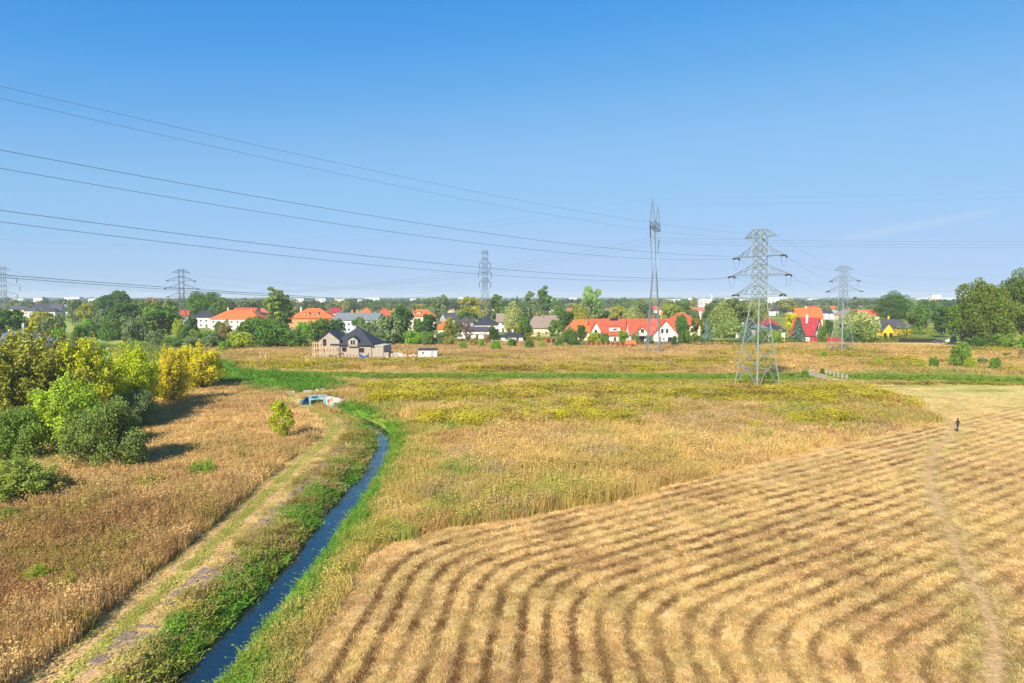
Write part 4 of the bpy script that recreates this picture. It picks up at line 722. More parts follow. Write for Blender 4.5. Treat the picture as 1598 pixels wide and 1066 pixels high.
hedge([gp(1391, 300), gp(1458, 296)], 1.8, 4.4, (.16, .24, .015), 'tall clipped yellow-green hedge by the yellow house')
hedge([gp(1322, 262), gp(1420, 272)], 1.6, 2.4, (.06, .11, .02), 'dark hedge between crimson fence and yellow house')
hedge([gp(820, 285), gp(860, 283)], 1.5, 2.8, (.30, .28, .02), 'yellowing hedge below the taupe roof')
hedge([gp(440, 318), gp(478, 312)], 1.6, 2.6, (.13, .22, .015), 'bright clipped hedge beside the apricot house')
hedge([gp(118, 370), gp(160, 350)], 1.6, 3.0, (.14, .20, .02), 'long bright hedge left of the reed valley')

# ------------------------------------------------------------------ houses
def roof_mesh(mb, cx, cy, w, l, eave, ridge, kind, axis='x', ov=.5, th=.22, ridge_len=None):
    """hip or gable roof as a closed solid with eaves"""
    W2, L2 = w / 2 + ov, l / 2 + ov
    if axis == 'y': W2, L2 = L2, W2            # build along x, then turn
    drop = (ridge - eave) * ov / max(L2 - ov, .1) * .9; e = eave - drop
    if kind == 'hip':
        rl = (max(0.05, W2 - L2 * .85) if ridge_len is None else ridge_len / 2)
        v = [(-W2,-L2,e),(W2,-L2,e),(W2,L2,e),(-W2,L2,e),(-rl,0,ridge),(rl,0,ridge),(-W2,-L2,e-th),(W2,-L2,e-th),(W2,L2,e-th),(-W2,L2,e-th)]
        f = [(0,1,5,4),(1,2,5),(2,3,4,5),(3,0,4),(0,6,7,1),(1,7,8,2),(2,8,9,3),(3,9,6,0),(6,9,8,7)]
    else:
        v = [(-W2,-L2,e),(W2,-L2,e),(W2,0,ridge),(-W2,0,ridge),(W2,L2,e),(-W2,L2,e)]; v += [(a,b,c-th) for a,b,c in v]
        f = [(0,1,2,3),(3,2,4,5),(6,9,8,7),(9,11,10,8),(0,6,7,1),(5,4,10,11),(1,7,8,2),(2,8,10,4),(0,3,9,6),(3,5,11,9)]
    if axis == 'y': v = [(-b, a, c) for a, b, c in v]
    mb.add([(a + cx, b + cy, c) for a, b, c in v], f)
def wall_mesh(mb, cx, cy, w, l, eave, ridge, kind, axis='x', z0=-.4):
    if kind == 'hip': mb.box(cx - w/2, cx + w/2, cy - l/2, cy + l/2, z0, eave - .05); return
    W2, L2 = (w/2, l/2) if axis == 'x' else (l/2, w/2); g = ridge - .25
    v = [(-W2,-L2,z0),(W2,-L2,z0),(W2,L2,z0),(-W2,L2,z0),(-W2,-L2,eave-.1),(W2,-L2,eave-.1),(W2,L2,eave-.1),(-W2,L2,eave-.1),(-W2,0,g),(W2,0,g)]
    f = [(0,3,2,1),(0,1,5,4),(2,3,7,6),(1,2,6,9,5),(3,0,4,8,7),(4,5,9,8),(6,7,8,9)]
    if axis == 'y': v = [(-b, a, c) for a, b, c in v]
    mb.add([(a + cx, b + cy, c) for a, b, c in v], f)
WIN = {}
def window(parent, x, y, z, w, h, face='front', frame='frame', name='window'):
    """frame standing proud of the wall, with the pane as its own piece"""
    key = (round(w, 1), round(h, 1), frame)
    if key not in WIN:
        w_, h_ = key[0] / 2, key[1] / 2; m = MB()
        for a in ((-w_, w_, -.05, .06, -h_, -h_ + .10), (-w_, w_, -.05, .06, h_ - .10, h_), (-w_, -w_ + .10, -.05, .06, -h_ + .10, h_ - .10), (w_ - .10, w_, -.05, .06, -h_ + .10, h_ - .10), (-.04, .04, -.04, .05, -h_ + .10, h_ - .10)): m.box(*a)
        fm = m.mesh('window'); fm.materials.append(MT[frame]); pm = MB().box(-w_ + .09, w_ - .09, -.015, .04, -h_ + .09, h_ - .09).mesh('pane'); pm.materials.append(MT['glass']); WIN[key] = (fm, pm)
    fm, pm = WIN[key]; o = link(name, fm, None, parent); o.location = (x, y, z); o.rotation_euler = (0, 0, {'front': 0, 'left': -R(90), 'right': R(90)}[face]); link('pane', pm, None, o); return o
def chimney(parent, x, y, z0, z1, mat='brick', s=.35):
    m = MB(); m.box(x - s, x + s, y - s, y + s, z0, z1); m.box(x - s - .07, x + s + .07, y - s - .07, y + s + .07, z1, z1 + .14); m.box(x - s * .55, x + s * .55, y - s * .55, y + s * .55, z1 + .14, z1 + .35)
    return m.build('chimney', MT[mat], parent)
def body(root, cx, cy, w, l, eave, ridge, kind, axis, wall, roof, ov=.5, ridge_len=None):
    m = MB(); wall_mesh(m, cx, cy, w, l, eave, ridge, kind, axis); wo = m.build('wall', MT[wall], root)
    m = MB(); roof_mesh(m, cx, cy, w, l, eave, ridge, kind, axis, ov, .22, ridge_len); ro = m.build('roof', MT[roof], root); return wo, ro
def dormer(root, ro, x, y0, w, z0, z1, wall='w_white', roof='r_red', depth=2.4, shed=False):
    m = MB()
    if shed: m.box(x - w/2, x + w/2, y0, y0 + depth, z0, z1)
    else: wall_mesh(m, x, y0 + depth/2, w, depth, z1 - (z1 - z0) * .35, z1, 'gable', 'y', z0)
    m.build('dormer', MT[wall], ro)
    m = MB()
    if shed: m.add([(x-w/2-.2,y0-.3,z1),(x+w/2+.2,y0-.3,z1),(x+w/2+.2,y0+depth,z1+.35),(x-w/2-.2,y0+depth,z1+.35),(x-w/2-.2,y0-.3,z1+.15),(x+w/2+.2,y0-.3,z1+.15),(x+w/2+.2,y0+depth,z1+.5),(x-w/2-.2,y0+depth,z1+.5)], [(0,3,2,1),(4,5,6,7),(0,1,5,4),(1,2,6,5),(2,3,7,6),(3,0,4,7)])
    else: roof_mesh(m, x, y0 + depth/2, w, depth, z1 - (z1 - z0) * .35 + .12, z1 + .14, 'gable', 'y', .25, .12)
    m.build('dormer_roof', MT[roof], ro)
    window(root, x, y0 - .03, z0 + (z1 - z0) * .42, min(w * .6, 1.6), (z1 - z0) * .55)
def house(px0, px1, d, eave_y, ridge_y, depth, kind, axis, wall, roof, label, rot=0., chim=(), wins=None, dorm=(), ridge_px=None, cat='house', ov=.5, group=None, doors=1):
    """one house, front wall at distance d, spanning the sight lines px0..px1 under its eaves"""
    a, b = at(px0, eave_y, d), at(px1, eave_y, d); w = (b.x - a.x) - 2 * ov; cx = (a.x + b.x) / 2; eave = max(a.z + .15, 2.3); dm = d + depth / 2; ridge = at(px0, ridge_y, dm).z
    ridge = max(ridge, eave + 1.0); o = empty('house' if cat == 'house' else cat.replace(' ', '_'), (cx, dm, 0), R(rot), label, cat, group)
    rl = None if ridge_px is None else abs(at(ridge_px[1], ridge_y, dm).x - at(ridge_px[0], ridge_y, dm).x)
    wo, ro = body(o, 0, 0, w, depth, eave, ridge, kind, axis, wall, roof, ov, rl)
    for cpx, cy_, mat in chim:
        p = at(cpx, cy_, dm); chimney(ro, p.x - cx, .4, eave + .3, max(p.z, eave + 1.2), mat)
    n = max(1, int(w / 3.2)) if wins is None else wins; lv = [1.5] if eave < 4.4 else [1.5, 4.2]
    yf = -depth / 2 - .02
    for z in lv:
        for i in range(n):
            if z == 1.5 and doors and i == n // 2:
                m = MB(); x = -w/2 + w * (i + .5) / n; m.box(x - .5, x + .5, yf - .06, yf + .05, 0, 2.1); dd = m.build('door', MT['dframe'], o); MB().box(x + .32, x + .40, yf - .12, yf - .06, 1.0, 1.12).build('handle', MT['frame'], dd); continue
            window(o, -w/2 + w * (i + .5) / n, yf, z, 1.3, 1.3)
    for s, fc in ((-1, 'left'), (1, 'right')): window(o, s * (w/2 + .02), -depth * .15, 1.5, 1.2, 1.3, fc)
    if kind == 'gable' and axis == 'y' and ridge - eave > 2.5:
        for q in (-1, 1): window(o, q * w * .12, yf, eave + (ridge - eave) * .28, 1.0, 1.4)
    for dpx, z0y, z1y, wpx, shed in dorm:
        p0, p1 = at(dpx, z0y, d + depth * .12), at(dpx, z1y, d + depth * .12); dormer(o, ro, p0.x - cx, -depth/2 + depth * .12, wpx * d / F, p0.z, p1.z, wall, roof, depth * .33, shed)
    return o
def panel(root, x0, x1, eave, ridge, depth, t0, t1, ov=.5, name='solar_panel'):
    """flat panel lying 8 cm above the front roof slope"""
    n = math.hypot(depth / 2, ridge - eave); e = []
    for t in (t0, t1):
        y = -depth / 2 + t * depth / 2; z = eave + t * (ridge - eave) + .12; e.append((y, z))
    m = MB(); m.add([(x0,e[0][0],e[0][1]),(x1,e[0][0],e[0][1]),(x1,e[1][0],e[1][1]),(x0,e[1][0],e[1][1])] + [(x0,e[0][0],e[0][1]+.1),(x1,e[0][0],e[0][1]+.1),(x1,e[1][0],e[1][1]+.1),(x0,e[1][0],e[1][1]+.1)], [(0,3,2,1),(4,5,6,7),(0,1,5,4),(1,2,6,5),(2,3,7,6),(3,0,4,7)])
    return m.build(name, MT['solar'], root)

house(298, 335, 400, 494.5, 485, 11, 'hip', 'x', 'w_white', 'r_dark', 'white bungalow with a dark hipped roof left of the long orange roof', 4)
house(327, 407, 380, 497, 484, 14, 'hip', 'x', 'w_white', 'r_orange', 'long white house under a wide orange hipped roof', -3, [(355, 481, 'w_white'), (392, 484, 'w_white')], ridge_px=(354, 391))
house(362, 398, 430, 487, 480, 10, 'gable', 'x', 'w_white', 'r_red', 'red roof rising just behind the long orange roof', 0)
house(277, 291, 450, 492, 484, 9, 'gable', 'x', 'w_grey', 'r_red', 'small red roof beside the foot of the distant pylon', 20)
house(399, 413, 450, 488, 481, 9, 'gable', 'x', 'w_cream', 'r_pink', 'small faded red gable right of the long orange roof', 30)
house(448, 520, 365, 496, 481, 14, 'hip', 'x', 'w_orange', 'r_orange', 'apricot villa with orange hipped roof and two dormers', 5, [(470, 480, 'w_white'), (488, 480, 'brick')], ridge_px=(480, 498), dorm=[(477, 493, 488, 9, True), (491, 493, 488, 9, True)])
house(519, 593, 345, 499, 488, 13, 'gable', 'x', 'w_blue', 'r_grey', 'white house with a long plain grey roof', -6, [(549, 484.5, 'w_orange'), (557, 484.5, 'w_orange')])
house(512, 528, 450, 488, 480.5, 10, 'gable', 'x', 'w_white', 'r_crimson', 'small crimson gable above the long grey roof', 15)
house(528, 548, 430, 489, 484, 10, 'hip', 'x', 'w_grey', 'r_dark', 'dark low roof behind the long grey roof', 0)
house(560, 580, 440, 487, 480, 11, 'hip', 'x', 'w_cream', 'r_orange', 'orange roof peeping over the right end of the grey roof', 0)
house(584, 614, 390, 495, 481.5, 11, 'hip', 'x', 'w_white', 'r_red', 'white house with pointed red roof left of the conical dark tree', 8, [(597, 479, 'brick')])
house(634, 679, 360, 493, 482.5, 12, 'hip', 'x', 'w_white', 'r_orange', 'white two-storey house, orange roof with two white dormers', 3, [(644, 480.5, 'brick')], dorm=[(643, 491, 487, 5, True), (653, 491, 487, 5, True)], ridge_px=(640, 655))
house(645, 656, 350, 507, 502, 8, 'gable', 'x', 'w_white', 'r_red', 'low red porch roof below the two white dormers', 0, cat='house')
house(676, 709, 300, 512.5, 500.5, 10, 'hip', 'x', 'w_cream', 'r_orange', 'small cream bungalow with orange roof left of the leafless tree', 0)
house(688, 709, 370, 497, 488, 10, 'gable', 'x', 'w_grey', 'r_slate', 'grey house with dark roof above the small orange bungalow', 25)
house(712, 740, 330, 502, 494, 11, 'hip', 'x', 'w_grey', 'r_slate', 'slate roof directly behind the leafless tree crown', 0)
house(738, 778, 305, 506, 494.5, 12, 'hip', 'x', 'w_white', 'r_dark', 'upper dark hipped roof right of the leafless tree', 0)
house(712, 777, 290, 516, 509.5, 10, 'hip', 'x', 'w_white', 'r_slate', 'long low white house with slate roof behind the leafless tree', 0)
house(780, 818, 270, 525, 518.5, 8, 'hip', 'x', 'w_white', 'r_dark', 'low white garage with a dark hipped roof', 0, [(800, 515.5, 'w_white')])
house(774, 796, 350, 502, 489, 11, 'gable', 'x', 'w_white', 'r_brown', 'taupe gable left of the pale drooping birch', 0, [(782, 492, 'brick')])
house(821, 860, 310, 511, 493, 13, 'hip', 'x', 'w_cream', 'r_brown', 'cream house with steep taupe hipped roof and three skylights', 0, [(838, 489, 'brick'), (848, 491, 'brick')], ridge_px=(838, 850))
house(846, 881, 335, 505, 492, 12, 'gable', 'x', 'w_cream', 'r_brown', 'second taupe roof adjoining the steep taupe one', 0, [(861, 489, 'brick')])
# orange-and-red double house behind the red fence
d = 275; o = house(884, 946, d, 516.5, 498.5, 11, 'hip', 'x', 'w_cream', 'r_orange', 'house half of the red-fenced pair with bright orange hipped roof', 4, [(908, 496, 'brick')], ridge_px=(900, 935))
d = 268; o = house(921, 984, d, 521.5, 497.5, 13, 'gable', 'x', 'w_white', 'r_red', 'red-roofed white house with front gable behind the red fence', 0, [(942, 497, 'brick')], ov=.6)
_a = at(929, 521, d); _cx = o.location.x; _t = at(929, 504, d); body(o, _a.x - _cx, -6.5, 3.9, 2.6, _a.z + 1.2, _t.z + .5, 'gable', 'y', 'w_white', 'r_red', .4); window(o, _a.x - _cx, -7.84, _a.z + .6, 1.0, 2.0, 'front', 'dframe')
_p = at(960, 516, d); dormer(o, o.children[1], _p.x - _cx, -5.5, 4.4, at(960, 517, d).z, at(960, 510.5, d).z, 'w_white', 'r_red', 3, True)
panel(o, at(955, 500, d).x - _cx, at(968, 500, d).x - _cx, at(900, 521, d).z, at(900, 497.5, d + 6.5).z, 13, .86, .98)
# white gabled house by the mast
d = 258; o = empty('house', (at(1020, 520, d).x, d + 6, 0), 0, 'white house with two front gables and a red roof beside the mast', 'house'); cx = o.location.x
def lx(px, Y=d): return at(px, 500, Y).x - cx
def lz(py, Y=d): return at(1020, py, Y).z
body(o, (lx(983) + lx(1058)) / 2, 1.0, lx(1056) - lx(985), 10, lz(521), lz(497.5, d + 6), 'gable', 'x', 'w_white', 'r_red', .5)
body(o, lx(1038.5), -2.5, lx(1057) - lx(1019), 7.4, lz(521), lz(499.5), 'gable', 'y', 'w_white', 'r_red', .5)
body(o, lx(1002), -2.2, lx(1014.5) - lx(988), 6.4, lz(523), lz(508.5), 'gable', 'y', 'w_white', 'r_red', .5)
for px, py, w, h in ((1033.5, 516.5, .9, 1.7), (1041, 516.5, .9, 1.7), (1031, 529, .5, .8), (1036, 529, .5, .8), (1045.5, 529.5, 1.6, 1.6)): window(o, lx(px), -6.23, lz(py), w, h, 'front', 'dframe')
window(o, lx(1003), -5.43, lz(516.5), 1.2, 1.4, 'front', 'dframe'); window(o, lx(1003), -5.43, lz(529), 1.6, 2.0, 'front', 'dframe'); window(o, lx(1012), -5.43, lz(529), .7, 1.3, 'front', 'dframe')
m = MB(); m.box(lx(1003) - 1.6, lx(1003) + 1.6, -6.7, -5.4, lz(525), lz(525) + .15)
for k in range(9): m.box(lx(1003) - 1.55 + k * .38, lx(1003) - 1.47 + k * .38, -6.7, -6.62, lz(525) + .15, lz(525) + 1.0)
m.box(lx(1003) - 1.6, lx(1003) + 1.6, -6.74, -6.6, lz(525) + 1.0, lz(525) + 1.1); m.build('balcony', MT['wood_dark'], o); chimney(o, lx(1025), 1, lz(500), lz(494.5), 'brick')
house(1040, 1097, 320, 506, 488, 14, 'hip', 'x', 'w_cream', 'r_red', 'cream villa under a wide red hipped roof behind the white gabled house', -8, [(1092, 487, 'w_white')], ridge_px=(1062, 1072))
house(1076, 1106, 600, 485, 479.5, 12, 'gable', 'x', 'w_white', 'r_pink', 'distant white house with long faded red roof above the thuja', 0)
house(1163, 1181, 290, 512, 500, 10, 'gable', 'x', 'w_white', 'r_dark', 'dark roof seen through the near pylon', 20)
house(1182, 1200, 270, 512, 505, 9, 'hip', 'x', 'w_white', 'r_grey', 'white wall and low grey roof right of the near pylon legs', 0)
house(1193, 1227, 272, 516, 503.5, 9, 'hip', 'x', 'w_white', 'r_dark', 'dark hipped roof low behind the bright hedge', 0)
house(1191, 1221, 320, 508, 496, 11, 'hip', 'x', 'w_grey', 'r_crimson', 'crimson hipped roof above the bright hedge', 0)
house(1247, 1288, 318, 496, 481, 11, 'gable', 'x', 'w_cream', 'r_orange', 'orange roof behind the steep crimson house', -12, [(1258, 479, 'w_white'), (1267, 482, 'w_white')])
# steep crimson house: gable turned to the right
d = 275; p = at(1274, 515, d); o = empty('house', (p.x, d + 5, 0), R(38), 'white house with steep crimson roof behind the crimson fence', 'house')
body(o, -.5, 1.5, 7.2, 9.5, 3.2, 9.5, 'gable', 'y', 'w_white', 'r_crimson', .6); window(o, -1.2, -3.28, 5.2, 1.0, 2.0, 'front', 'dframe'); window(o, .6, -3.28, 5.2, 1.0, 2.0, 'front', 'dframe'); window(o, -.4, -3.28, 1.6, 2.2, 2.0, 'front', 'dframe'); window(o, -2.8, -3.28, 1.6, .9, 1.4, 'front', 'dframe'); chimney(o, -1.5, 1, 7, 10.4, 'w_white')
# yellow house
d = 300; o = house(1366, 1424, d, 511, 498, 12, 'hip', 'x', 'w_yellow', 'r_slate', 'yellow house with dark grey roof and arched porch', 0, [(1387, 494.5, 'w_yellow')], ridge_px=(1380, 1410), doors=0)
_a = at(1383, 515, d - 1.5); body(o, _a.x - o.location.x, -7.5, 4.6, 3, at(1383, 514, d).z, at(1383, 504, d).z, 'gable', 'y', 'w_yellow', 'r_slate', .4)
m = MB()
for s in (-1, 1): m.box(_a.x - o.location.x + s * 1.3 - .7, _a.x - o.location.x + s * 1.3 + .7, -9.06, -9.0, .1, 2.2)
m.build('arch_shade_panel', MT['hole'], o)  # dark panels on the porch front, painted shade instead of open arches
# blue-grey roofed house at the left edge, mostly hidden by the thicket
d = 175; o = house(-62, 66, d, 543, 514, 15, 'hip', 'x', 'w_grey', 'r_blue', 'large blue-grey hipped roof just behind the thicket at the left edge', -12, [(36, 506, 'w_grey')], ridge_px=(20, 40))
panel(o, -6, -3.2, at(0, 541, d).z, at(0, 509, d + 7.5).z, 15, .35, .6, name='skylight')
# white estate far left
for i, (a, b, ey, ry, dd, rf, kd, wl_) in enumerate([(13, 27, 482, 477, 640, 'r_slate', 'gable', 'w_white'), (26, 40, 483, 478, 625, 'r_slate', 'gable', 'w_cream'), (36, 56, 485, 480, 600, 'r_slate', 'hip', 'w_white'), (49, 80, 481, 474, 660, 'r_dark', 'gable', 'w_white'), (54, 88, 486, 481, 590, 'r_dark', 'hip', 'w_white'), (76, 93, 482, 475, 655, 'r_slate', 'gable', 'w_white'), (96, 108, 481, 475, 680, 'r_grey', 'gable', 'w_white'), (133, 148, 480, 474, 690, 'r_grey', 'gable', 'w_white'), (156, 174, 490, 481, 480, 'r_dark', 'gable', 'w_white')]):
    house(a, b, dd, ey, ry, 10, kd, 'x', wl_, rf, ['leftmost small white house of the pale estate', 'cream house second from the left in the pale estate', 'white hipped house third in the pale estate', 'broad white house with dark roof at the back of the pale estate', 'nearest white house of the pale estate, dark hipped roof', 'white house at the right end of the pale estate', 'white house just right of the pale estate, grey roof', 'white house left of the tall dark spreading tree', 'small white house with dark roof alone before the dark trees'][i], [5, -8, 10, 0, -4, 12, 20, -10, 28][i], doors=0)
# more roofs of the suburb glimpsed between trees
def far_houses():
    g = random.Random(12); xs = [205, 240, 268, 492, 540, 572, 604, 622, 655, 700, 735, 762, 790, 818, 845, 868, 886, 900, 915, 940, 955, 975, 1000, 1022, 1046, 1070, 1112, 1128, 1150, 1172, 1200, 1214, 1232, 1250, 1270, 1288, 1302, 1325, 1340, 1360, 1400, 1428, 1442, 1455, 1470, 1486]
    rn = {'r_red': 'red', 'r_orange': 'orange', 'r_pink': 'faded red', 'r_slate': 'slate', 'r_brown': 'taupe', 'r_dark': 'dark', 'r_crimson': 'crimson'}
    for x in xs:
        d = g.uniform(430, 820); w = g.uniform(11, 18) * F / d; hz = g.uniform(3.2, 5.6); rz = hz + g.uniform(2.6, 4.2); rf = g.choice(['r_red', 'r_orange', 'r_pink', 'r_slate', 'r_red', 'r_brown', 'r_dark', 'r_crimson', 'r_orange']); wl_ = g.choice(['w_white', 'w_white', 'w_cream', 'w_grey'])
        ey = 465 + (H - hz) * F / d; ry = 465 + (H - rz) * F / (d + 5)
        house(x - w / 2, x + w / 2, d, ey, ry, 10, g.choice(['gable', 'gable', 'hip']), g.choice(['x', 'x', 'y']), wl_, rf, rn[rf] + ' roof glimpsed between trees ' + where(x, d), g.uniform(-25, 25), [(x + g.uniform(-3, 3), ry - 1.5, 'brick')], doors=0, group='far suburb roofs: ' + rn[rf] + ' ' + where(x, d), wins=2)
far_houses()
# pale blocks on the skyline
def skyline():
    spec = [(455, 474, 466, 470, 1500), (492, 508, 465, 472, 1350), (522, 538, 466, 473, 1300), (558, 572, 467, 473, 1250), (570, 592, 464.5, 474, 1350), (640, 660, 466, 472, 1400), (52, 66, 465, 471, 1500), (100, 124, 464, 471, 1350), (138, 150, 466, 471, 1400), (715, 730, 464, 468, 1900), (856, 874, 467, 471, 1200), (1040, 1062, 467, 472, 1300), (1092, 1130, 466, 477, 1200), (1116, 1134, 467, 473, 1150), (1128, 1150, 465, 471, 1350), (1150, 1172, 467, 471, 1400), (1198, 1216, 466, 473, 1250), (1225, 1240, 466, 472, 1400), (1262, 1278, 466, 471, 1500), (1405, 1432, 466.5, 472, 1500), (1432, 1448, 465, 471, 1700), (1455, 1469, 460, 470, 1600), (1470, 1492, 464.5, 470, 1700), (1195, 1235, 464, 468, 2000), (1066, 1080, 465, 469, 2100), (20, 36, 466, 469, 1900), (888, 900, 464.5, 468, 2000)]
    for i, (a, b, t, bt, d) in enumerate(spec):
        p, q = at(a, t, d), at(b, t, d); w = q.x - p.x; h = p.z; o = empty('apartment_block', ((p.x + q.x) / 2, d, 0), 0, ('tall ' if t < 464 else 'long low ' if b - a > 25 else '') + 'pale skyline block ' + where((a + b) / 2, d, 1260, 1600), 'building', 'skyline blocks: ' + where((a + b) / 2, d, 1260, 1600))
        MB().box(-w/2, w/2, 0, 14, -.5, h).build('wall', MT['w_blue' if i % 3 else 'w_white'], o); MB().box(-w/2 - .3, w/2 + .3, -.3, 14.3, h, h + .5).build('roof', MT['w_grey'], o)
        n = max(2, int(w / 7))
        for f in range(max(1, int(h / 3.4))):
            m = MB()
            for k in range(n): x = -w/2 + w * (k + .5) / n; m.box(x - 1.3, x + 1.3, -.06, .1, 1.2 + f * 3.3, 2.7 + f * 3.3)
            m.build('window_row', MT['glass'], o)
    p = at(1111, 459, 1190); o = empty('tower_chimney', (p.x, 1190, 0), 0, 'thin white chimney rising from the white block on the skyline', 'chimney'); MB().lathe([(1.3, 0), (1.1, p.z * .6), (.9, p.z)], n=10).build('stack', MT['w_white'], o); MB().lathe([(1.0, p.z), (1.0, p.z + .8)], n=10).build('rim', MT['w_grey'], o)
skyline()

# ------------------------------------------------------------------ the unfinished house and its building site
def site():
    d = 198.; c = at(541, 550, d); o = empty('unfinished_house', (c.x, d + 6, 0), R(-7), 'unfinished block house with dark roof, gable wing and dormer behind scaffolding', 'house'); cx = c.x
    def X(px): return at(px, 540, d).x - cx
    def Z(py): return at(541, py, d).z
    body(o, X(551), 1.0, X(583) - X(521), 11, Z(535.5), Z(513), 'hip', 'x', 'w_block', 'r_dark', .7, 1.0)
    body(o, X(514), -1.2, 6.4, 7.5, Z(530), Z(516.5), 'gable', 'y', 'w_block', 'r_dark', .5)
    wo = o.children[0]; ro = o.children[1]; dormer(o, ro, X(553.5), -5.2, 2.9, Z(541), Z(525.5), 'w_block', 'r_dark', 3.2)
    m = MB(); m.box(X(577), X(601), -4.2, 3.5, -.3, Z(540.5)); m.build('garage_block', MT['w_block'], o); MB().box(X(577) - .15, X(601) + .15, -4.35, 3.65, Z(540.5), Z(540.5) + .2).build('slab_roof', MT['concrete'], o)
    for px, py, w, h in ((507, 535, 1.0, 1.9), (538, 546, 1.4, 1.3), (528, 547, 1.2, 1.4), (566, 547, 1.6, 1.3)):
        q = MB(); yy = -5.05 if px < 515 else -4.56; q.box(X(px) - w/2, X(px) + w/2, yy, yy + .05, Z(py) - h/2, Z(py) + h/2); q.build('opening_shade_panel', MT['hole'], o)  # dark plates on the wall, painted shade in place of real unglazed openings
    chimney(o, X(545), 1.5, Z(518), Z(511.5), 'w_grey')
    def scaffold(px0, px1, y, n, levels, top, label):
        s = empty('scaffold', (at((px0 + px1) / 2, 555, y).x, y, 0), R(-7), label, 'scaffold'); w = (px1 - px0) * y / F; r = random.Random(int(px0))
        for i in range(n + 1):
            for k in (0, 1): MB().bar((-w/2 + w * i / n + r.uniform(-.1, .1), k * 1.2, -.2), (-w/2 + w * i / n + r.uniform(-.15, .15), k * 1.2, top + r.uniform(-.4, .5)), .13).build('pole', MT['wood_new'], s)
        for L_ in range(1, levels + 1):
            z = top * L_ / (levels + .25)
            for k in (0, 1): MB().bar((-w/2, k * 1.2, z), (w/2, k * 1.2, z + r.uniform(-.1, .1)), .11).build('ledger', MT['wood_new'], s)
            MB().box(-w/2, w/2, .1, 1.1, z + .08, z + .14).build('deck', MT['wood'], s)
        for i in range(n): MB().bar((-w/2 + w * i / n, -.06, 0 if i % 2 else top * .5), (-w/2 + w * (i + 1) / n, -.06, top * .5 if i % 2 else 0), .08).build('brace', MT['wood'], s)
    scaffold(487, 503, 193.5, 4, 3, 5.0, 'tall timber scaffold at the left corner of the unfinished house'); scaffold(504, 527, 192.8, 5, 2, 3.6, 'low timber scaffold before the gable wing'); scaffold(529, 560, 195.2, 6, 1, 1.9, 'trestle scaffold along the front of the unfinished house')
    # big blue builder's bag slumped open
    p = at(568, 556, 192.5); m = MB(); n = 12
    prof = [(.75, 0), (1.0, .35), (1.05, .8)]
    V = []
    for r_, z_ in prof:
        for k in range(n): a = 2 * math.pi * k / n; V.append((r_ * math.cos(a) * 1.25, r_ * math.sin(a), z_ + (.55 * abs(math.cos(a)) ** 2 if z_ == .8 else 0)))
    Fq = [(i * n + k, i * n + (k + 1) % n, (i + 1) * n + (k + 1) % n, (i + 1) * n + k) for i in range(2) for k in range(n)] + [tuple(range(n))[::-1]]
    m.add(V, Fq); s = empty('builders_bag', (p.x, 192.5, 0), 0, "open blue builder's bag in front of the unfinished house", 'bag'); s.scale = (1.05, .9, 1.25); m.build('sack', MT['tarp'], s)
    for a in (0, 2.2, 3.6): MB().tube([(math.cos(a) * 1.25, math.sin(a), .9), (math.cos(a) * 1.5, math.sin(a) * 1.2, 1.9), (math.cos(a) * 1.1, math.sin(a) * .9, 1.3)], .05, 5).build('strap', MT['tarp'], s)
    # site cabin
    p = at(667, 556, 200); s = empty('site_cabin', (p.x, 201, 0), R(6), 'white site cabin with flat dark roof on the meadow', 'cabin'); w = 29 * 200 / F; MB().box(-w/2, w/2, -1.2, 1.2, .15, 2.2).build('wall', MT['w_white'], s); MB().add([(-w/2-.15,-1.4,2.2),(w/2+.15,-1.4,2.2),(w/2+.15,1.4,2.45),(-w/2-.15,1.4,2.45),(-w/2-.15,-1.4,2.35),(w/2+.15,-1.4,2.35),(w/2+.15,1.4,2.6),(-w/2-.15,1.4,2.6)], [(0,3,2,1),(4,5,6,7),(0,1,5,4),(1,2,6,5),(2,3,7,6),(3,0,4,7)]).build('roof', MT['r_dark'], s)
    window(s, -1.4, -1.22, 1.4, .8, .8); MB().box(.9, 1.7, -1.26, -1.15, .2, 2.0).build('door', MT['w_grey'], s)
    for q in (-1, 1): MB().box(q * w * .4 - .2, q * w * .4 + .2, -1, 1, -.2, .15).build('skid', MT['dark'], s)
    # pallets and heaps
    r = random.Random(4)
    for i, (px, nlay, mat, lab) in enumerate([(604, 3, 'w_block', 'stack of pale blocks right behind the garage block'), (611, 2, 'wood_new', 'timber pallet stack right of the pale blocks'), (618, 3, 'concrete', 'grey block stack in the middle of the rubbish row'), (625, 2, 'w_white', 'white sack pallet left of the site cabin'), (632, 2, 'wood', 'weathered pallet nearest the white sacks'), (640, 1, 'wood_new', 'single low pallet nearest the site cabin')]):
        p = at(px, 556, 199 + (i % 2) * 3); s = empty('pallet_stack', (p.x, 199 + (i % 2) * 3, 0), r.uniform(-.4, .4), lab, 'pallet'); s.scale = (1.25, 1.25, 1.15); MB().box(-.65, .65, -.5, .5, -.1, .14).build('pallet', MT['wood'], s)
        for L_ in range(nlay): MB().box(-.58 + r.uniform(-.08, .08), .58, -.45, .45, .15 + L_ * .42, .54 + L_ * .42).build('layer', MT[mat], s)
    # loose rubble and sand heaps
    g = random.Random(21)
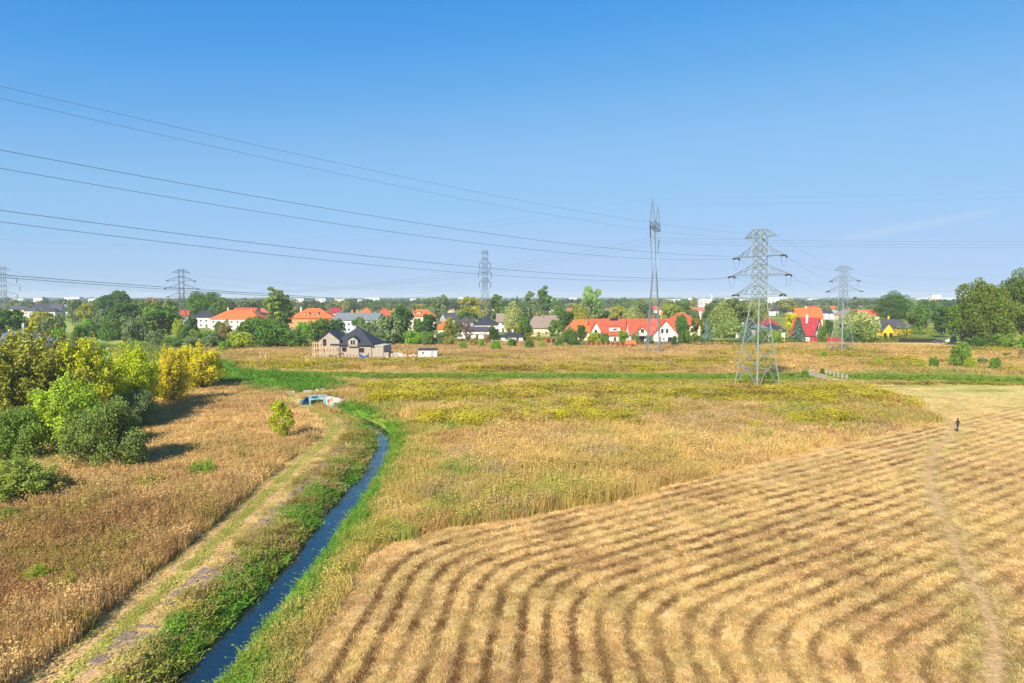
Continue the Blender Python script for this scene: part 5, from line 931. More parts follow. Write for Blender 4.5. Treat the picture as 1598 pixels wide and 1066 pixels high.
    for px, Y, sz, mat, lab in ((608, 195.5, 1.5, 'concrete', 'rubble heap just right of the garage block'), (622, 197, 1.2, 'w_block', 'small rubble heap in the middle of the building site'), (636, 195, 1.6, 'wood', 'heap of splintered boards before the site cabin'), (646, 203, 1.3, 'w_white', 'pale sand heap behind the pallets')):
        p = at(px, 556, Y); o2 = empty('rubble_heap', (p.x, Y, 0), 0, lab, 'heap')
        for k in range(16):
            a, r_ = g.random() * 6.28, sz * g.random() ** .7; h_ = sz * .6 * (1 - r_ / sz * .8); L_ = g.uniform(.2, .55); q = link('fragment', HEAP[mat] if mat in HEAP else HEAP.setdefault(mat, (lambda m_: (m_.materials.append(MT[mat]), m_)[1])(MB().box(-.5, .5, -.4, .4, -.3, .3).mesh('fragment'))), None, o2)
            q.location = (r_ * math.cos(a), r_ * math.sin(a) * .7, h_ * g.random() + .05); q.rotation_euler = (g.uniform(-.7, .7), g.uniform(-.7, .7), g.random() * 3); q.scale = (L_ * 1.6, L_, L_ * .8)
HEAP = {}
site()

# ------------------------------------------------------------------ lattice pylons and their wires
BEAM = {}
def beam(parent, name, a, b, w, mat):
    """one steel member: a shared unit bar stretched between two points"""
    if mat not in BEAM:
        m = MB().box(-.5, .5, -.5, .5, 0, 1).mesh('member'); m.materials.append(MT[mat]); BEAM[mat] = m
    a, b = Vector(a), Vector(b); d = b - a; o = link(name, BEAM[mat], None, parent); o.location = a
    o.rotation_mode = 'QUATERNION'; o.rotation_quaternion = d.to_track_quat('Z', 'Y'); o.scale = (w, w, d.length); return o
def pylon(x, y, rz, sc, mat, label, tension=True, leg=.24, br=.10, full=True, ins_dir=((0, 1), (0, -1)), world_dirs=None, sz=None):
    if world_dirs: ins_dir = [tuple((Matrix.Rotation(-rz, 3, 'Z') @ Vector((u[0], u[1], 0))).normalized()[:2]) for u in world_dirs]
    o = empty('pylon', (x, y, -.1), rz, label, 'pylon'); sz = sz or sc; o.scale = (sc, sc, sz); at_ = {}
    zs = [0, 4.2, 8.0, 11.4, 14.6, 17.4] + [17.4 + 1.33 * k for k in range(1, 10)] + [30.7]
    def hw(z): return 3.0 + (0.98 - 3.0) * z / 17.4 if z < 17.4 else .98
    S4 = ((-1, -1), (1, -1), (1, 1), (-1, 1))
    for sx, sy in S4:
        beam(o, 'leg', (sx * 3.0, sy * 3.0, 0), (sx * .98, sy * .98, 17.4), leg, mat); beam(o, 'leg', (sx * .98, sy * .98, 17.4), (sx * .95, sy * .95, 30.7), leg * .85, mat)
        MB().box(sx * 3.0 - .45, sx * 3.0 + .45, sy * 3.0 - .45, sy * 3.0 + .45, -.5, .12).build('footing', MT['concrete'], o)
    for i in range(len(zs) - 1):
        z0, z1 = zs[i], zs[i + 1]; a, b = hw(z0), hw(z1)
        if i and not full and i > 5 and i % 2: continue
        for k in range(4):
            p, q = S4[k], S4[(k + 1) % 4]
            if i == 0:
                mid = ((p[0] + q[0]) / 2 * b, (p[1] + q[1]) / 2 * b, z1)
                beam(o, 'brace', (p[0] * a, p[1] * a, z0), mid, br * 1.2, mat); beam(o, 'brace', (q[0] * a, q[1] * a, z0), mid, br * 1.2, mat); beam(o, 'strut', (p[0] * b, p[1] * b, z1), (q[0] * b, q[1] * b, z1), br * 1.2, mat)
            else:
                beam(o, 'brace', (p[0] * a, p[1] * a, z0), (q[0] * b, q[1] * b, z1), br, mat); beam(o, 'brace', (q[0] * a, q[1] * a, z0), (p[0] * b, p[1] * b, z1), br, mat)
                if i in (2, 4, 5, 7, 9, 11, 14): beam(o, 'strut', (p[0] * b, p[1] * b, z1), (q[0] * b, q[1] * b, z1), br, mat)
    arms = [(18.3, 6.0, 2.0), (22.0, 7.2, 2.0), (25.6, 6.0, 2.0), (29.3, 3.9, 1.35)]; ii = 0
    for li, (z, L_, rise) in enumerate(arms):
        for s in (-1, 1):
            m = MB(); tip = (s * L_, 0, z if li < 3 else z)
            for sy in (-1, 1):
                m.bar((s * .96, sy * .96, z), (tip[0], sy * .12, tip[2]), br * 1.3); m.bar((s * .96, sy * .96, z + rise), (tip[0], sy * .12, tip[2]), br * 1.1)
                for t in (.35, .68):
                    m.bar((s * (.96 + (L_ - .96) * t), sy * (.96 - .84 * t), z), (s * (.96 + (L_ - .96) * (t - .2)), sy * (.96 - .84 * (t - .2)), z + rise * (1.2 - t)), br * .8)
            m.bar((s * (.96 + (L_ - .96) * .5), -.5, z), (s * (.96 + (L_ - .96) * .5), .5, z), br); m.build('crossarm', MT[mat], o)
            if li == 3: at_[(li, s)] = [Vector((tip[0], 0, z)), Vector((tip[0], 0, z))]; continue
            if tension:
                ends = []
                for dx, dy in ins_dir:
                    e = Vector((tip[0] + dx * 2.1, dy * 2.1, z - .28)); mb = MB(); st = Vector((tip[0], dy * .15, z - .08)); N_ = 9
                    mb.tube([st, e], .05, 5)
                    for k in range(N_): c = st.lerp(e, .15 + .8 * k / (N_ - 1)); nx = (e - st).normalized() * .05; mb.tube([c - nx, c + nx], .17, 7)
                    mb.build('insulator', MT['insul'], o); ends.append(e)
                mid = (ends[0] + ends[1]) / 2 + Vector((0, 0, -2.0)); MB().tube([ends[0], ends[0].lerp(mid, .5) + Vector((0, 0, -.75)), mid, ends[1].lerp(mid, .5) + Vector((0, 0, -.75)), ends[1]], .022, 4).build('jumper_wire', MT['wire'], o); at_[(li, s)] = ends
            else:
                mb = MB(); mb.tube([(tip[0], 0, z), (tip[0], 0, z - 2.3)], .05, 5)
                for k in range(9): mb.tube([(tip[0], 0, z - .35 - k * .2), (tip[0], 0, z - .45 - k * .2)], .2, 7)
                mb.build('insulator', MT['insul'], o); at_[(li, s)] = [Vector((tip[0], 0, z - 2.3))] * 2
    M_ = Matrix.Translation(o.location) @ Matrix.Rotation(rz, 4, 'Z') @ Matrix.Diagonal((sc, sc, sz, 1)); return o, {k: [M_ @ v for v in w] for k, w in at_.items()}
def wire(a, b, sag, rad, label, group=None, n=40, name='power_line'):
    a, b = Vector(a), Vector(b); P = []
    for i in range(n + 1): t = i / n; p = a.lerp(b, t); p.z -= 4 * sag * t * (1 - t); P.append(p - a)
    o = MB().tube(P, rad, 5).build(name, MT['wire'], None); o.location = a; tag(o, label, 'wire', group); return o

near, at1 = pylon(gnd(1181, 605).x, gnd(1181, 605).y, R(-64), 1.0, 'steel_near', 'nearest pale green lattice pylon standing in the middle meadow', True, .21, .09, True, world_dirs=((-.635, -.772), (.54, .84)))
P1 = near.location; p2 = gnd(1313, 551); sec, at2 = pylon(p2.x, p2.y, R(-69), .90, 'steel', 'second lattice pylon, right of the nearest one, before the willows', True, .16, .075, True, world_dirs=((.76, .65), (-.54, -.84)))
bar_, at3 = pylon(at(757, 500, 395).x, 395, R(63), 1.08, 'steel', 'narrow lattice pylon with hanging insulators behind the leafless tree', False, .15, .07, False, sz=1.46)
fa_, at4 = pylon(at(285, 500, 318).x, 318, R(40), 1.0, 'steel_dark', 'dark lattice pylon rising behind the trees at left', True, .17, .08, False)
fb_, at5 = pylon(at(7, 500, 330).x, 330, R(8), 1.06, 'steel', 'bluish lattice pylon at the left edge', False, .16, .08, False)
# from the nearest pylon to the next one, behind and left of the camera
dirv = Vector((-.635, -.772, 0)); P0 = Vector((P1.x, P1.y, 0)) + dirv * 150; arm0 = Vector((math.cos(R(-50)), math.sin(R(-50)), 0))
ARM = {0: 2.5, 1: 2.7, 2: 2.6, 3: .9}; Z0 = {0: 18.0, 1: 21.7, 2: 25.3, 3: 29.3}; LV = {0: 'lowest', 1: 'middle', 2: 'upper', 3: 'topmost'}
for li in range(4):
    for s in (-1, 1):
        a = at1[(li, s)][0]; b = P0 + arm0 * (s * ARM[li]); b.z = Z0[li] + (3.2, 2.8, 2.3, 1.6)[li]
        wire(a, b, (2.9 if li < 3 else 2.4), .016 if li < 3 else .010, '%s %s wire running from the nearest pylon to the upper left' % (LV[li], 'left-hand' if s < 0 else 'right-hand'), n=60)
        b2 = at2[(li, s)][1]; wire(at1[(li, s)][1], b2, 2.0 if li < 3 else 1.2, .014, '%s %s wire from the nearest pylon to the second pylon' % (LV[li], 'left-hand' if s < 0 else 'right-hand'))
        P3 = Vector((p2.x + 142, p2.y + 120, 0)); b3 = P3 + arm0 * (s * 6); b3.z = Z0[li] + .5
        wire(at2[(li, s)][0], b3, 4.2 if li < 3 else 3, .014, '%s %s wire from the second pylon towards the oak grove' % (LV[li], 'left-hand' if s < 0 else 'right-hand'))
        wire(at4[(li, s)][0], at4[(li, s)][0] + Vector((110, 260, -.5)), 5, .013, '%s %s thin wire leaving the dark pylon behind the trees' % (LV[li], 'left-hand' if s < 0 else 'right-hand'))
        wire(at5[(li, s)][0], at5[(li, s)][0] + Vector((-90, 240, 0)), 5, .013, '%s %s thin wire leaving the bluish pylon at the left edge' % (LV[li], 'left-hand' if s < 0 else 'right-hand'))
# tall mast with a forked head, its crossbeam turned almost end-on
def mast():
    p = gnd(1019.5, 551); o = empty('lattice_mast', (p.x, p.y, -.1), R(71), 'tall slender grey lattice mast with forked head by the white gabled house', 'pylon'); mt = 'steel'; S4 = ((-1, -1), (1, -1), (1, 1), (-1, 1))
    zs = [0, 3.2, 6.2, 9.2, 12, 14.6, 17, 19.2, 21.4, 23.4, 25.2]
    def hw(z): return 2.15 - (2.15 - .62) * min(z, 25.2) / 25.2
    for sx, sy in S4:
        beam(o, 'leg', (sx * 2.15, sy * 2.15, 0), (sx * .62, sy * .62, 25.2), .17, mt); MB().box(sx * 2.15 - .4, sx * 2.15 + .4, sy * 2.15 - .4, sy * 2.15 + .4, -.5, .15).build('footing', MT['concrete'], o)
    for i in range(len(zs) - 1):
        a, b = hw(zs[i]), hw(zs[i + 1])
        for k in range(4):
            q, r = S4[k], S4[(k + 1) % 4]; beam(o, 'brace', (q[0] * a, q[1] * a, zs[i]), (r[0] * b, r[1] * b, zs[i + 1]), .07, mt); beam(o, 'brace', (r[0] * a, r[1] * a, zs[i]), (q[0] * b, q[1] * b, zs[i + 1]), .07, mt)
            if i % 2: beam(o, 'strut', (q[0] * b, q[1] * b, zs[i + 1]), (r[0] * b, r[1] * b, zs[i + 1]), .07, mt)
    for s in (-1, 1):                       # the fork
        for sy in (-1, 1):
            for off in (.0, 1.3): beam(o, 'fork_leg', (s * (.62 - .5 * (off > 0)), sy * .62, 25.2), (s * (5.2 + off), sy * .7, 39.2), .11, mt)
        for k in range(8):
            t0, t1 = k / 8, (k + 1) / 8
            for sy in (-1, 1): beam(o, 'brace', (s * (.62 + 4.58 * t0), sy * (.62 + .08 * t0), 25.2 + 14 * t0), (s * (.12 + 6.38 * t1), sy * (.62 + .08 * t1), 25.2 + 14 * t1), .06, mt)
            beam(o, 'brace', (s * (.4 + 5.4 * t0), -.65, 25.2 + 14 * t0), (s * (.4 + 5.4 * t1), .65, 25.2 + 14 * t1), .06, mt)
        for sy in (-1, 1): beam(o, 'peak_leg', (s * 5.2, sy * .7, 41), (s * 6.6, 0, 47.8), .09, mt); beam(o, 'peak_leg', (s * 7.4, sy * .7, 41), (s * 6.6, 0, 47.8), .09, mt)
        for k in range(4): t = k / 4; beam(o, 'brace', (s * (5.2 + 1.4 * t), -.7 * (1 - t), 41 + 6.8 * t), (s * (7.4 - .8 * (t + .25)), .7 * (1 - t - .25), 41 + 6.8 * (t + .25)), .05, mt)
        m = MB()                            # half of the crossbeam
        for sy in (-1, 1):
            for z in (39.2, 41): m.bar((0, sy * .7, z), (s * 8, sy * .7, z), .11)
            m.bar((s * 8, sy * .7, 41), (s * 11, sy * .1, 39.4), .09); m.bar((s * 8, sy * .7, 39.2), (s * 11, sy * .1, 39.3), .09)
            for k in range(7): m.bar((s * k * 1.15, sy * .7, 39.2 if k % 2 else 41), (s * (k + 1) * 1.15, sy * .7, 41 if k % 2 else 39.2), .07)
        for k in range(8): m.bar((s * k * 1.1, -.7, 39.2), (s * (k + .5) * 1.1, .7, 39.2), .06)
        m.build('crossbeam', MT['steel_dark'], o)
    W_ = []
    for xx in (-10.6, 0, 10.6):
        mb = MB(); mb.tube([(xx, 0, 39.3), (xx, 0, 35.6)], .06, 5)
        for k in range(13): mb.tube([(xx, 0, 38.7 - k * .22), (xx, 0, 38.6 - k * .22)], .2, 7)
        mb.build('insulator', MT['insul'], o); W_.append(Vector((xx, 0, 35.6)))
    M_ = Matrix.Translation(o.location) @ Matrix.Rotation(R(71), 4, 'Z'); u = M_.to_3x3() @ Vector((0, 1, 0))
    lab = ['near', 'middle', 'far']
    for i, w in enumerate(W_):
        a = M_ @ w
        for q in (-.2, .2):
            sh = (M_.to_3x3() @ Vector((q, 0, 0)))
            wire(a + sh, a + sh + u * 330 + Vector((0, 0, -1)), 15.5, .014, lab[i] + ' bundle wire leaving the tall mast to the left', 'bundle wires left of the mast, ' + lab[i]); wire(a + sh, a + sh - u * 300, 4.2, .014, lab[i] + ' bundle wire leaving the tall mast to the right', 'bundle wires right of the mast, ' + lab[i])
    for s in (-1, 1):
        a = M_ @ Vector((s * 6.6, 0, 47.8)); wire(a, a + u * 330, 9, .012, ('near' if s < 0 else 'far') + ' earth wire leaving the mast tip to the left'); wire(a, a - u * 300, 3, .012, ('near' if s < 0 else 'far') + ' earth wire leaving the mast tip to the right')
mast()
for li in range(4):
    for s in (-1, 1):
        a = at3[(li, s)][0]; wire(a, a + Vector((-150, 420, 0)), 12, .013, '%s %s wire leaving the narrow pylon into the distance' % (LV[li], 'left-hand' if s < 0 else 'right-hand'))

# ------------------------------------------------------------------ painted culvert
def culvert():
    e = creek[-1]; p = Vector((e.x, e.y, 0)); t = (Vector((creek[-1].x, creek[-1].y, 0)) - Vector((creek[-3].x, creek[-3].y, 0))).normalized()
    rz = R(24); c = gnd(495, 622); o = empty('culvert', (c.x, c.y, 0), rz, 'concrete culvert with bright graffiti on headwall and wing walls', 'culvert')
    def pm(name, cols, seed):
        m, nt, n, l, b = new_mat(name); tc = n.new('ShaderNodeTexCoord'); v = n.new('ShaderNodeTexVoronoi'); v.inputs['Scale'].default_value = 1.1; nz = n.new('ShaderNodeTexNoise'); nz.inputs['Scale'].default_value = 1.3; nz.inputs['Detail'].default_value = 3
        mp_ = n.new('ShaderNodeMapping'); mp_.inputs['Location'].default_value = (seed, seed * .7, 0); l.new(tc.outputs['Object'], mp_.inputs[0]); l.new(mp_.outputs[0], nz.inputs['Vector']); va = n.new('ShaderNodeMixRGB'); va.inputs[0].default_value = .35; l.new(mp_.outputs[0], va.inputs[1]); l.new(nz.outputs['Color'], va.inputs[2]); l.new(va.outputs[0], v.inputs['Vector'])
        sp = n.new('ShaderNodeSeparateColor'); l.new(v.outputs['Color'], sp.inputs[0]); rp = n.new('ShaderNodeValToRGB'); rp.color_ramp.interpolation = 'CONSTANT'; el = rp.color_ramp.elements
        while len(el) < len(cols): el.new(.5)
        for i, q in enumerate(cols): el[i].position = i / len(cols); el[i].color = q + (1,)
        l.new(sp.outputs[0], rp.inputs[0]); l.new(rp.outputs[0], b.inputs['Base Color']); b.inputs['Roughness'].default_value = .8; return m
    cyan = pm('graffiti_cyan', [(.10, .36, .40), (.16, .44, .44), (.12, .40, .43), (.22, .46, .45)], 2.); navy = pm('graffiti_navy', [(.01, .05, .2), (.0, .16, .36), (.02, .03, .12), (.0, .12, .3)], 5.); pink = pm('graffiti_pink', [(.46, .25, .38), (.26, .44, .46), (.48, .32, .42), (.46, .42, .42)], 8.)
    w, th = 1.5, .4
    m = MB(); m.box(-w, w, 0, th, -.25, .45); m.box(-w, -1.05, 0, th, -2.2, -.252); m.box(1.05, w, 0, th, -2.2, -.252); m.build('headwall', cyan, o)
    m = MB(); m.box(-1.04, 1.04, .3, 5.5, -2.2, -2.0); m.box(-1.2, -1.04, .41, 5.5, -2.2, -.2); m.box(1.04, 1.2, .41, 5.5, -2.2, -.2); m.box(-1.2, 1.2, .41, 5.5, -.2, -.05); m.box(-1.04, 1.04, 5.3, 5.5, -2, -.2); m.build('barrel', MT['hole'], o)  # inside of the culvert coloured near-black, its shade painted in
    for s, mat, L_, h1 in ((-1, navy, 3.0, -.75), (1, pink, 4.4, -.15)):
        dx, dy = s * .72, -.69; nx, ny = -dy * s * .3, dx * s * .3; x0 = s * (w - .02)
        v = [(x0, .0, -2.2), (x0 + dx * L_, dy * L_, -2.2), (x0 + dx * L_, dy * L_, h1), (x0, .0, .42)]; v += [(a + s * .22, b + .3, c_) for a, b, c_ in v]
        MB().add(v, [(0,1,2,3),(7,6,5,4),(0,4,5,1),(1,5,6,2),(2,6,7,3),(3,7,4,0)]).build('wing_wall', mat, o)
    MB().box(-w - .1, w + .1, -.06, th + .1, .45, .6).build('coping', MT['concrete'], o)
    for nm, x0, x1, z0, z1, cc in (('graffiti_patch', -.9, .1, .08, .38, (.0, .10, .42)), ('graffiti_patch', -1.3, -.7, -.2, .0, (.45, .45, .44)), ('graffiti_patch', .55, 1.25, -.15, .1, (.42, .45, .43)), ('graffiti_patch', -.6, .5, -.22, .0, (.12, .34, .16))):
        MB().box(x0, x1, -.012, .01, z0, z1).build(nm, M_plain('spray_paint', cc, .8, .25, 6), o)
    for k, (a, h0, cc) in enumerate(((.35, -.5, (.5, .05, .03)), (.75, -.2, (.55, .2, .1)), (.55, -1.0, (.5, .48, .47)))):
        bx, by = 1.48 + .72 * a * 1.6, -.69 * a * 1.6; nx, ny = -.69, -.72
        MB().add([(bx - .3*.72 + nx*.012, by + .3*.69 + ny*.012, h0 - .3), (bx + .3*.72 + nx*.012, by - .3*.69 + ny*.012, h0 - .22), (bx + .22*.72 + nx*.012, by - .22*.69 + ny*.012, h0 + .35), (bx - .2*.72 + nx*.012, by + .2*.69 + ny*.012, h0 + .28)], [(0, 1, 2, 3)]).build('graffiti_patch', M_plain('spray_paint', cc, .8, .3, 6), o)
    for px0, px1, py, lab in ((444, 460, 613.5, 'long pale concrete kerb slab left above the culvert'), (474, 486, 612, 'broken pale slab above the culvert headwall'), (492, 506, 609.5, 'dark-edged pale slab right above the culvert')):
        a, b = gnd(px0, py + .8), gnd(px1, py); q = MB().bar((0, 0, .12), (b.x - a.x, b.y - a.y, .2), .5).build('concrete_block', MT['concrete'], None); q.location = (a.x, a.y, 0); tag(q, lab, 'slab')
culvert()
# broken concrete slabs lining the left bank
def bank_slabs():
    r = random.Random(3); k = 0; o = empty('bank_lining', (creek[14].x - 4.5, creek[14].y, 0), 0, 'broken concrete slab lining along the left bank of the creek', 'lining'); inv = o.location.copy()
    me = [MB().box(-.48, .48, -.36, .36, -.12, .05).mesh('slab') for _ in range(2)]
    for m in me: m.materials.append(MT['slab'])
    tot = 0; pts = []
    for i in range(10, len(creek) - 14):
        a, b = Vector((creek[i].x, creek[i].y, 0)), Vector((creek[i + 1].x, creek[i + 1].y, 0)); L_ = (b - a).length; t = 0
        u = (b - a) / L_; nrm = Vector((-u.y, u.x, 0))
        while t < L_:
            for row in range(2):
                q = a + u * t + nrm * (4.1 + row * .76 + r.uniform(-.08, .08))
                if vnoise(np.array([q.x / 3.1]), np.array([q.y / 3.1]), 66)[0] > .36 and r.random() > .1: pts.append((q, math.atan2(u.y, u.x), row))
            t += 1.0
    zz = height(np.array([q[0].x for q in pts]), np.array([q[0].y for q in pts]))
    for (q, an, row), z in zip(pts, zz):
        s = link('slab', me[k % 2], None, o); k += 1; s.location = (q.x - inv.x, q.y - inv.y, float(z) + .0 + r.uniform(-.05, .04)); s.rotation_euler = (r.uniform(-.12, .12), r.uniform(-.06, .2), an + r.uniform(-.08, .08))
bank_slabs()

# ------------------------------------------------------------------ footbridge over the ditch
def footbridge():
    c = gnd(1289, 592); o = empty('footbridge', (c.x, c.y, 0), R(1), 'small footbridge with white and planked railings over the green ditch', 'bridge')
    for k in range(26): MB().box(-2.2, 2.2, -4.6 + k * .36, -4.6 + k * .36 + .32, .28, .36).build('deck_plank', MT['plank'], o)
    for s in (-1.6, 1.6): MB().box(s - .15, s + .15, -4.8, 4.9, -.12, .28).build('girder', MT['dark'], o)
    for s, mt in ((-1, 'plank'), (1, 'rail')):
        for k in range(6): y = -4.4 + k * 1.8; MB().box(s * 2.15 - .07, s * 2.15 + .07, y - .07, y + .07, .3, 1.55).build('post', MT['rail' if s > 0 else 'wood'], o)
        for z in ((.75, 1.12, 1.5) if s > 0 else (.6, .85, 1.1, 1.35)): MB().box(s * 2.15 + s * .08, s * 2.15 + s * .13, -4.7, 4.9, z - (.06 if s > 0 else .1), z + (.06 if s > 0 else .1)).build('rail', MT[mt], o)
    MB().box(-1.62, -1.48, 4.0, 4.14, .3, 2.6).build('sign_post', MT['rail'], o)
footbridge()

# ------------------------------------------------------------------ fences, garden house, parked car, lamp
def fence(pa, pb, n, h, post_m, fill_m, label, gap=.0, post_w=.4, boards=6):
    a, b = Vector((pa[0], pa[1], 0)), Vector((pb[0], pb[1], 0)); L_ = (b - a).length; o = empty('fence', a, math.atan2(b.y - a.y, b.x - a.x), label, 'fence'); st = L_ / n
    for k in range(n + 1): MB().box(k * st - post_w/2, k * st + post_w/2, -post_w/2, post_w/2, -.3, h + .15).build('post', MT[post_m], o)
    bw = (st - post_w) / boards; bm = MB().box(0, bw * .86, -.03, .03, .1, h).mesh('board'); bm.materials.append(MT[fill_m])
    for k in range(n):
        for j in range(boards): q = link('board', bm, None, o); q.location = (k * st + post_w/2 + j * bw + .02, 0, 0)
fence(gp(916, 243), gp(976, 240), 8, 1.7, 'brick', 'wood_dark', 'dark plank fence with red brick posts before the red house', post_w=.6)
fence(gp(1265, 268), gp(1322, 266), 6, 2.1, 'crimson', 'crimson', 'solid crimson plank fence by the steep crimson house', post_w=.25, boards=9)
fence(gp(1404, 268), gp(1461, 266), 8, 1.6, 'dark', 'dark', 'low dark fence below the tall clipped hedge', post_w=.2, boards=8)
fence(gp(852, 258), gp(868, 258), 2, 1.8, 'brick', 'dark', 'short gate fence with tall red posts left of the red house', post_w=.7, boards=5)
fence(gp(735, 262), gp(780, 262), 7, 1.3, 'wood', 'w_grey', 'pale picket fence before the long slate-roofed house', post_w=.2, boards=8)
d = 238.; p = at(984, 540, d); o = empty('playhouse', (p.x, d, 0), R(-8), "little red garden playhouse at the end of the plank fence", 'playhouse'); m = MB(); wall_mesh(m, 0, 0, 3.0, 2.6, 1.7, 2.7, 'gable', 'x', -.1); m.build('wall', MT['brick'], o); m = MB(); roof_mesh(m, 0, 0, 3.0, 2.6, 1.75, 2.75, 'gable', 'x', .35, .12); m.build('roof', MT['r_orange'], o); window(o, -.6, -1.33, 1.0, .7, .8); MB().box(.3, .95, -1.36, -1.28, 0, 1.5).build('door', MT['wood_dark'], o)
def car(x, y, rz, col, label):
    o = empty('parked_car', (x, y, 0), rz, label, 'car'); pm_ = M_plain('car_paint', col, .3, .03, 1, 0, .0, .6)
    prof = [(-2.15, .35), (-2.2, .75), (-1.95, .95), (-1.0, 1.0), (-.35, 1.42), (1.15, 1.45), (1.95, 1.0), (2.15, .9), (2.18, .4)]; V = []; n = len(prof)
    for s in (-1, 1):
        for a, z in prof: V.append((a, s * (.86 - (.16 if z > 1.2 else 0)), z))
    MB().add(V, [tuple(range(n)), tuple(range(2 * n - 1, n - 1, -1))] + [(i, n + i, n + (i + 1) % n, (i + 1) % n) for i in range(n)]).build('body', pm_, o)
    for s in (-1, 1): MB().add([(-.85, s * .80, 1.02), (1.5, s * .80, 1.05), (1.0, s * .735, 1.36), (-.28, s * .735, 1.34)], [(0, 1, 2, 3) if s < 0 else (3, 2, 1, 0)]).build('side_window', MT['glass'], o)
    MB().add([(-1.0, -.72, 1.03), (-1.0, .72, 1.03), (-.42, .62, 1.4), (-.42, -.62, 1.4)], [(0, 1, 2, 3)]).build('windscreen', MT['glass'], o)
    for wx in (-1.35, 1.35):
        for s in (-1, 1): t = MB().tube([(wx, s * .70, .32), (wx, s * .9, .32)], .32, 14).build('wheel', MT['dark'], o); MB().tube([(wx, s * .89, .32), (wx, s * .915, .32)], .18, 10).build('rim', MT['frame'], t)
    for s in (-1, 1): MB().box(-2.22, -2.1, s * .6 - .16, s * .6 + .16, .66, .8).build('headlight', MT['frame'], o)
p = at(1465, 525, 264); car(p.x, 264, R(12), (.06, .07, .09), 'dark parked car at the right end of the low dark fence'); p = at(1472, 525, 267); car(p.x + 1.5, 267, R(8), (.6, .6, .6), 'white parked car beside the dark one')
p = at(15, 516, 165); o = empty('street_lamp', (p.x, 165, 0), 0, 'white globe lamp above the blue-grey roof at the left edge', 'lamp'); MB().tube([(0, 0, -.2), (0, 0, p.z - .3)], .06, 7).build('pole', MT['steel_dark'], o); MB().lathe([(.05, -.3), (.26, -.15), (.3, 0), (.24, .18), (.05, .28)], (0, 0, p.z), 10).build('globe', MT['w_white'], o)
for px, py, h, lab in ((405, 563, 1.6, 'short pale post by the track end, left of two'), (414, 563, 1.5, 'short pale post by the track end, right of two')):
    q = gnd(px, py); o = empty('marker_post', (q.x, q.y, 0), 0, lab, 'post'); MB().bar((0, 0, -.2), (.25, 0, h * 1.6), .14).build('stake', MT['rail'], o); MB().bar((.2, 0, h), (-.5, 0, .1), .09).build('stay', MT['rail'], o)
for px, py, lab in ((104, 517.5, 'small white marker on the far rim of the reed valley'), (180, 551, 'small white marker in the reed valley')):
    d = base_d(py); q = at(px, py, d); m = MB(); m.box(-.22, .22, -.15, .15, -.2, 1.0); m.add([(-.28, -.2, 1.0), (.28, -.2, 1.0), (.28, .2, 1.0), (-.28, .2, 1.0), (0, 0, 1.3)], [(0, 1, 4), (1, 2, 4), (2, 3, 4), (3, 0, 4), (3, 2, 1, 0)]); o = m.build('marker_stone', MT['w_white'], None); o.location = (q.x, d, 0); tag(o, lab, 'marker')

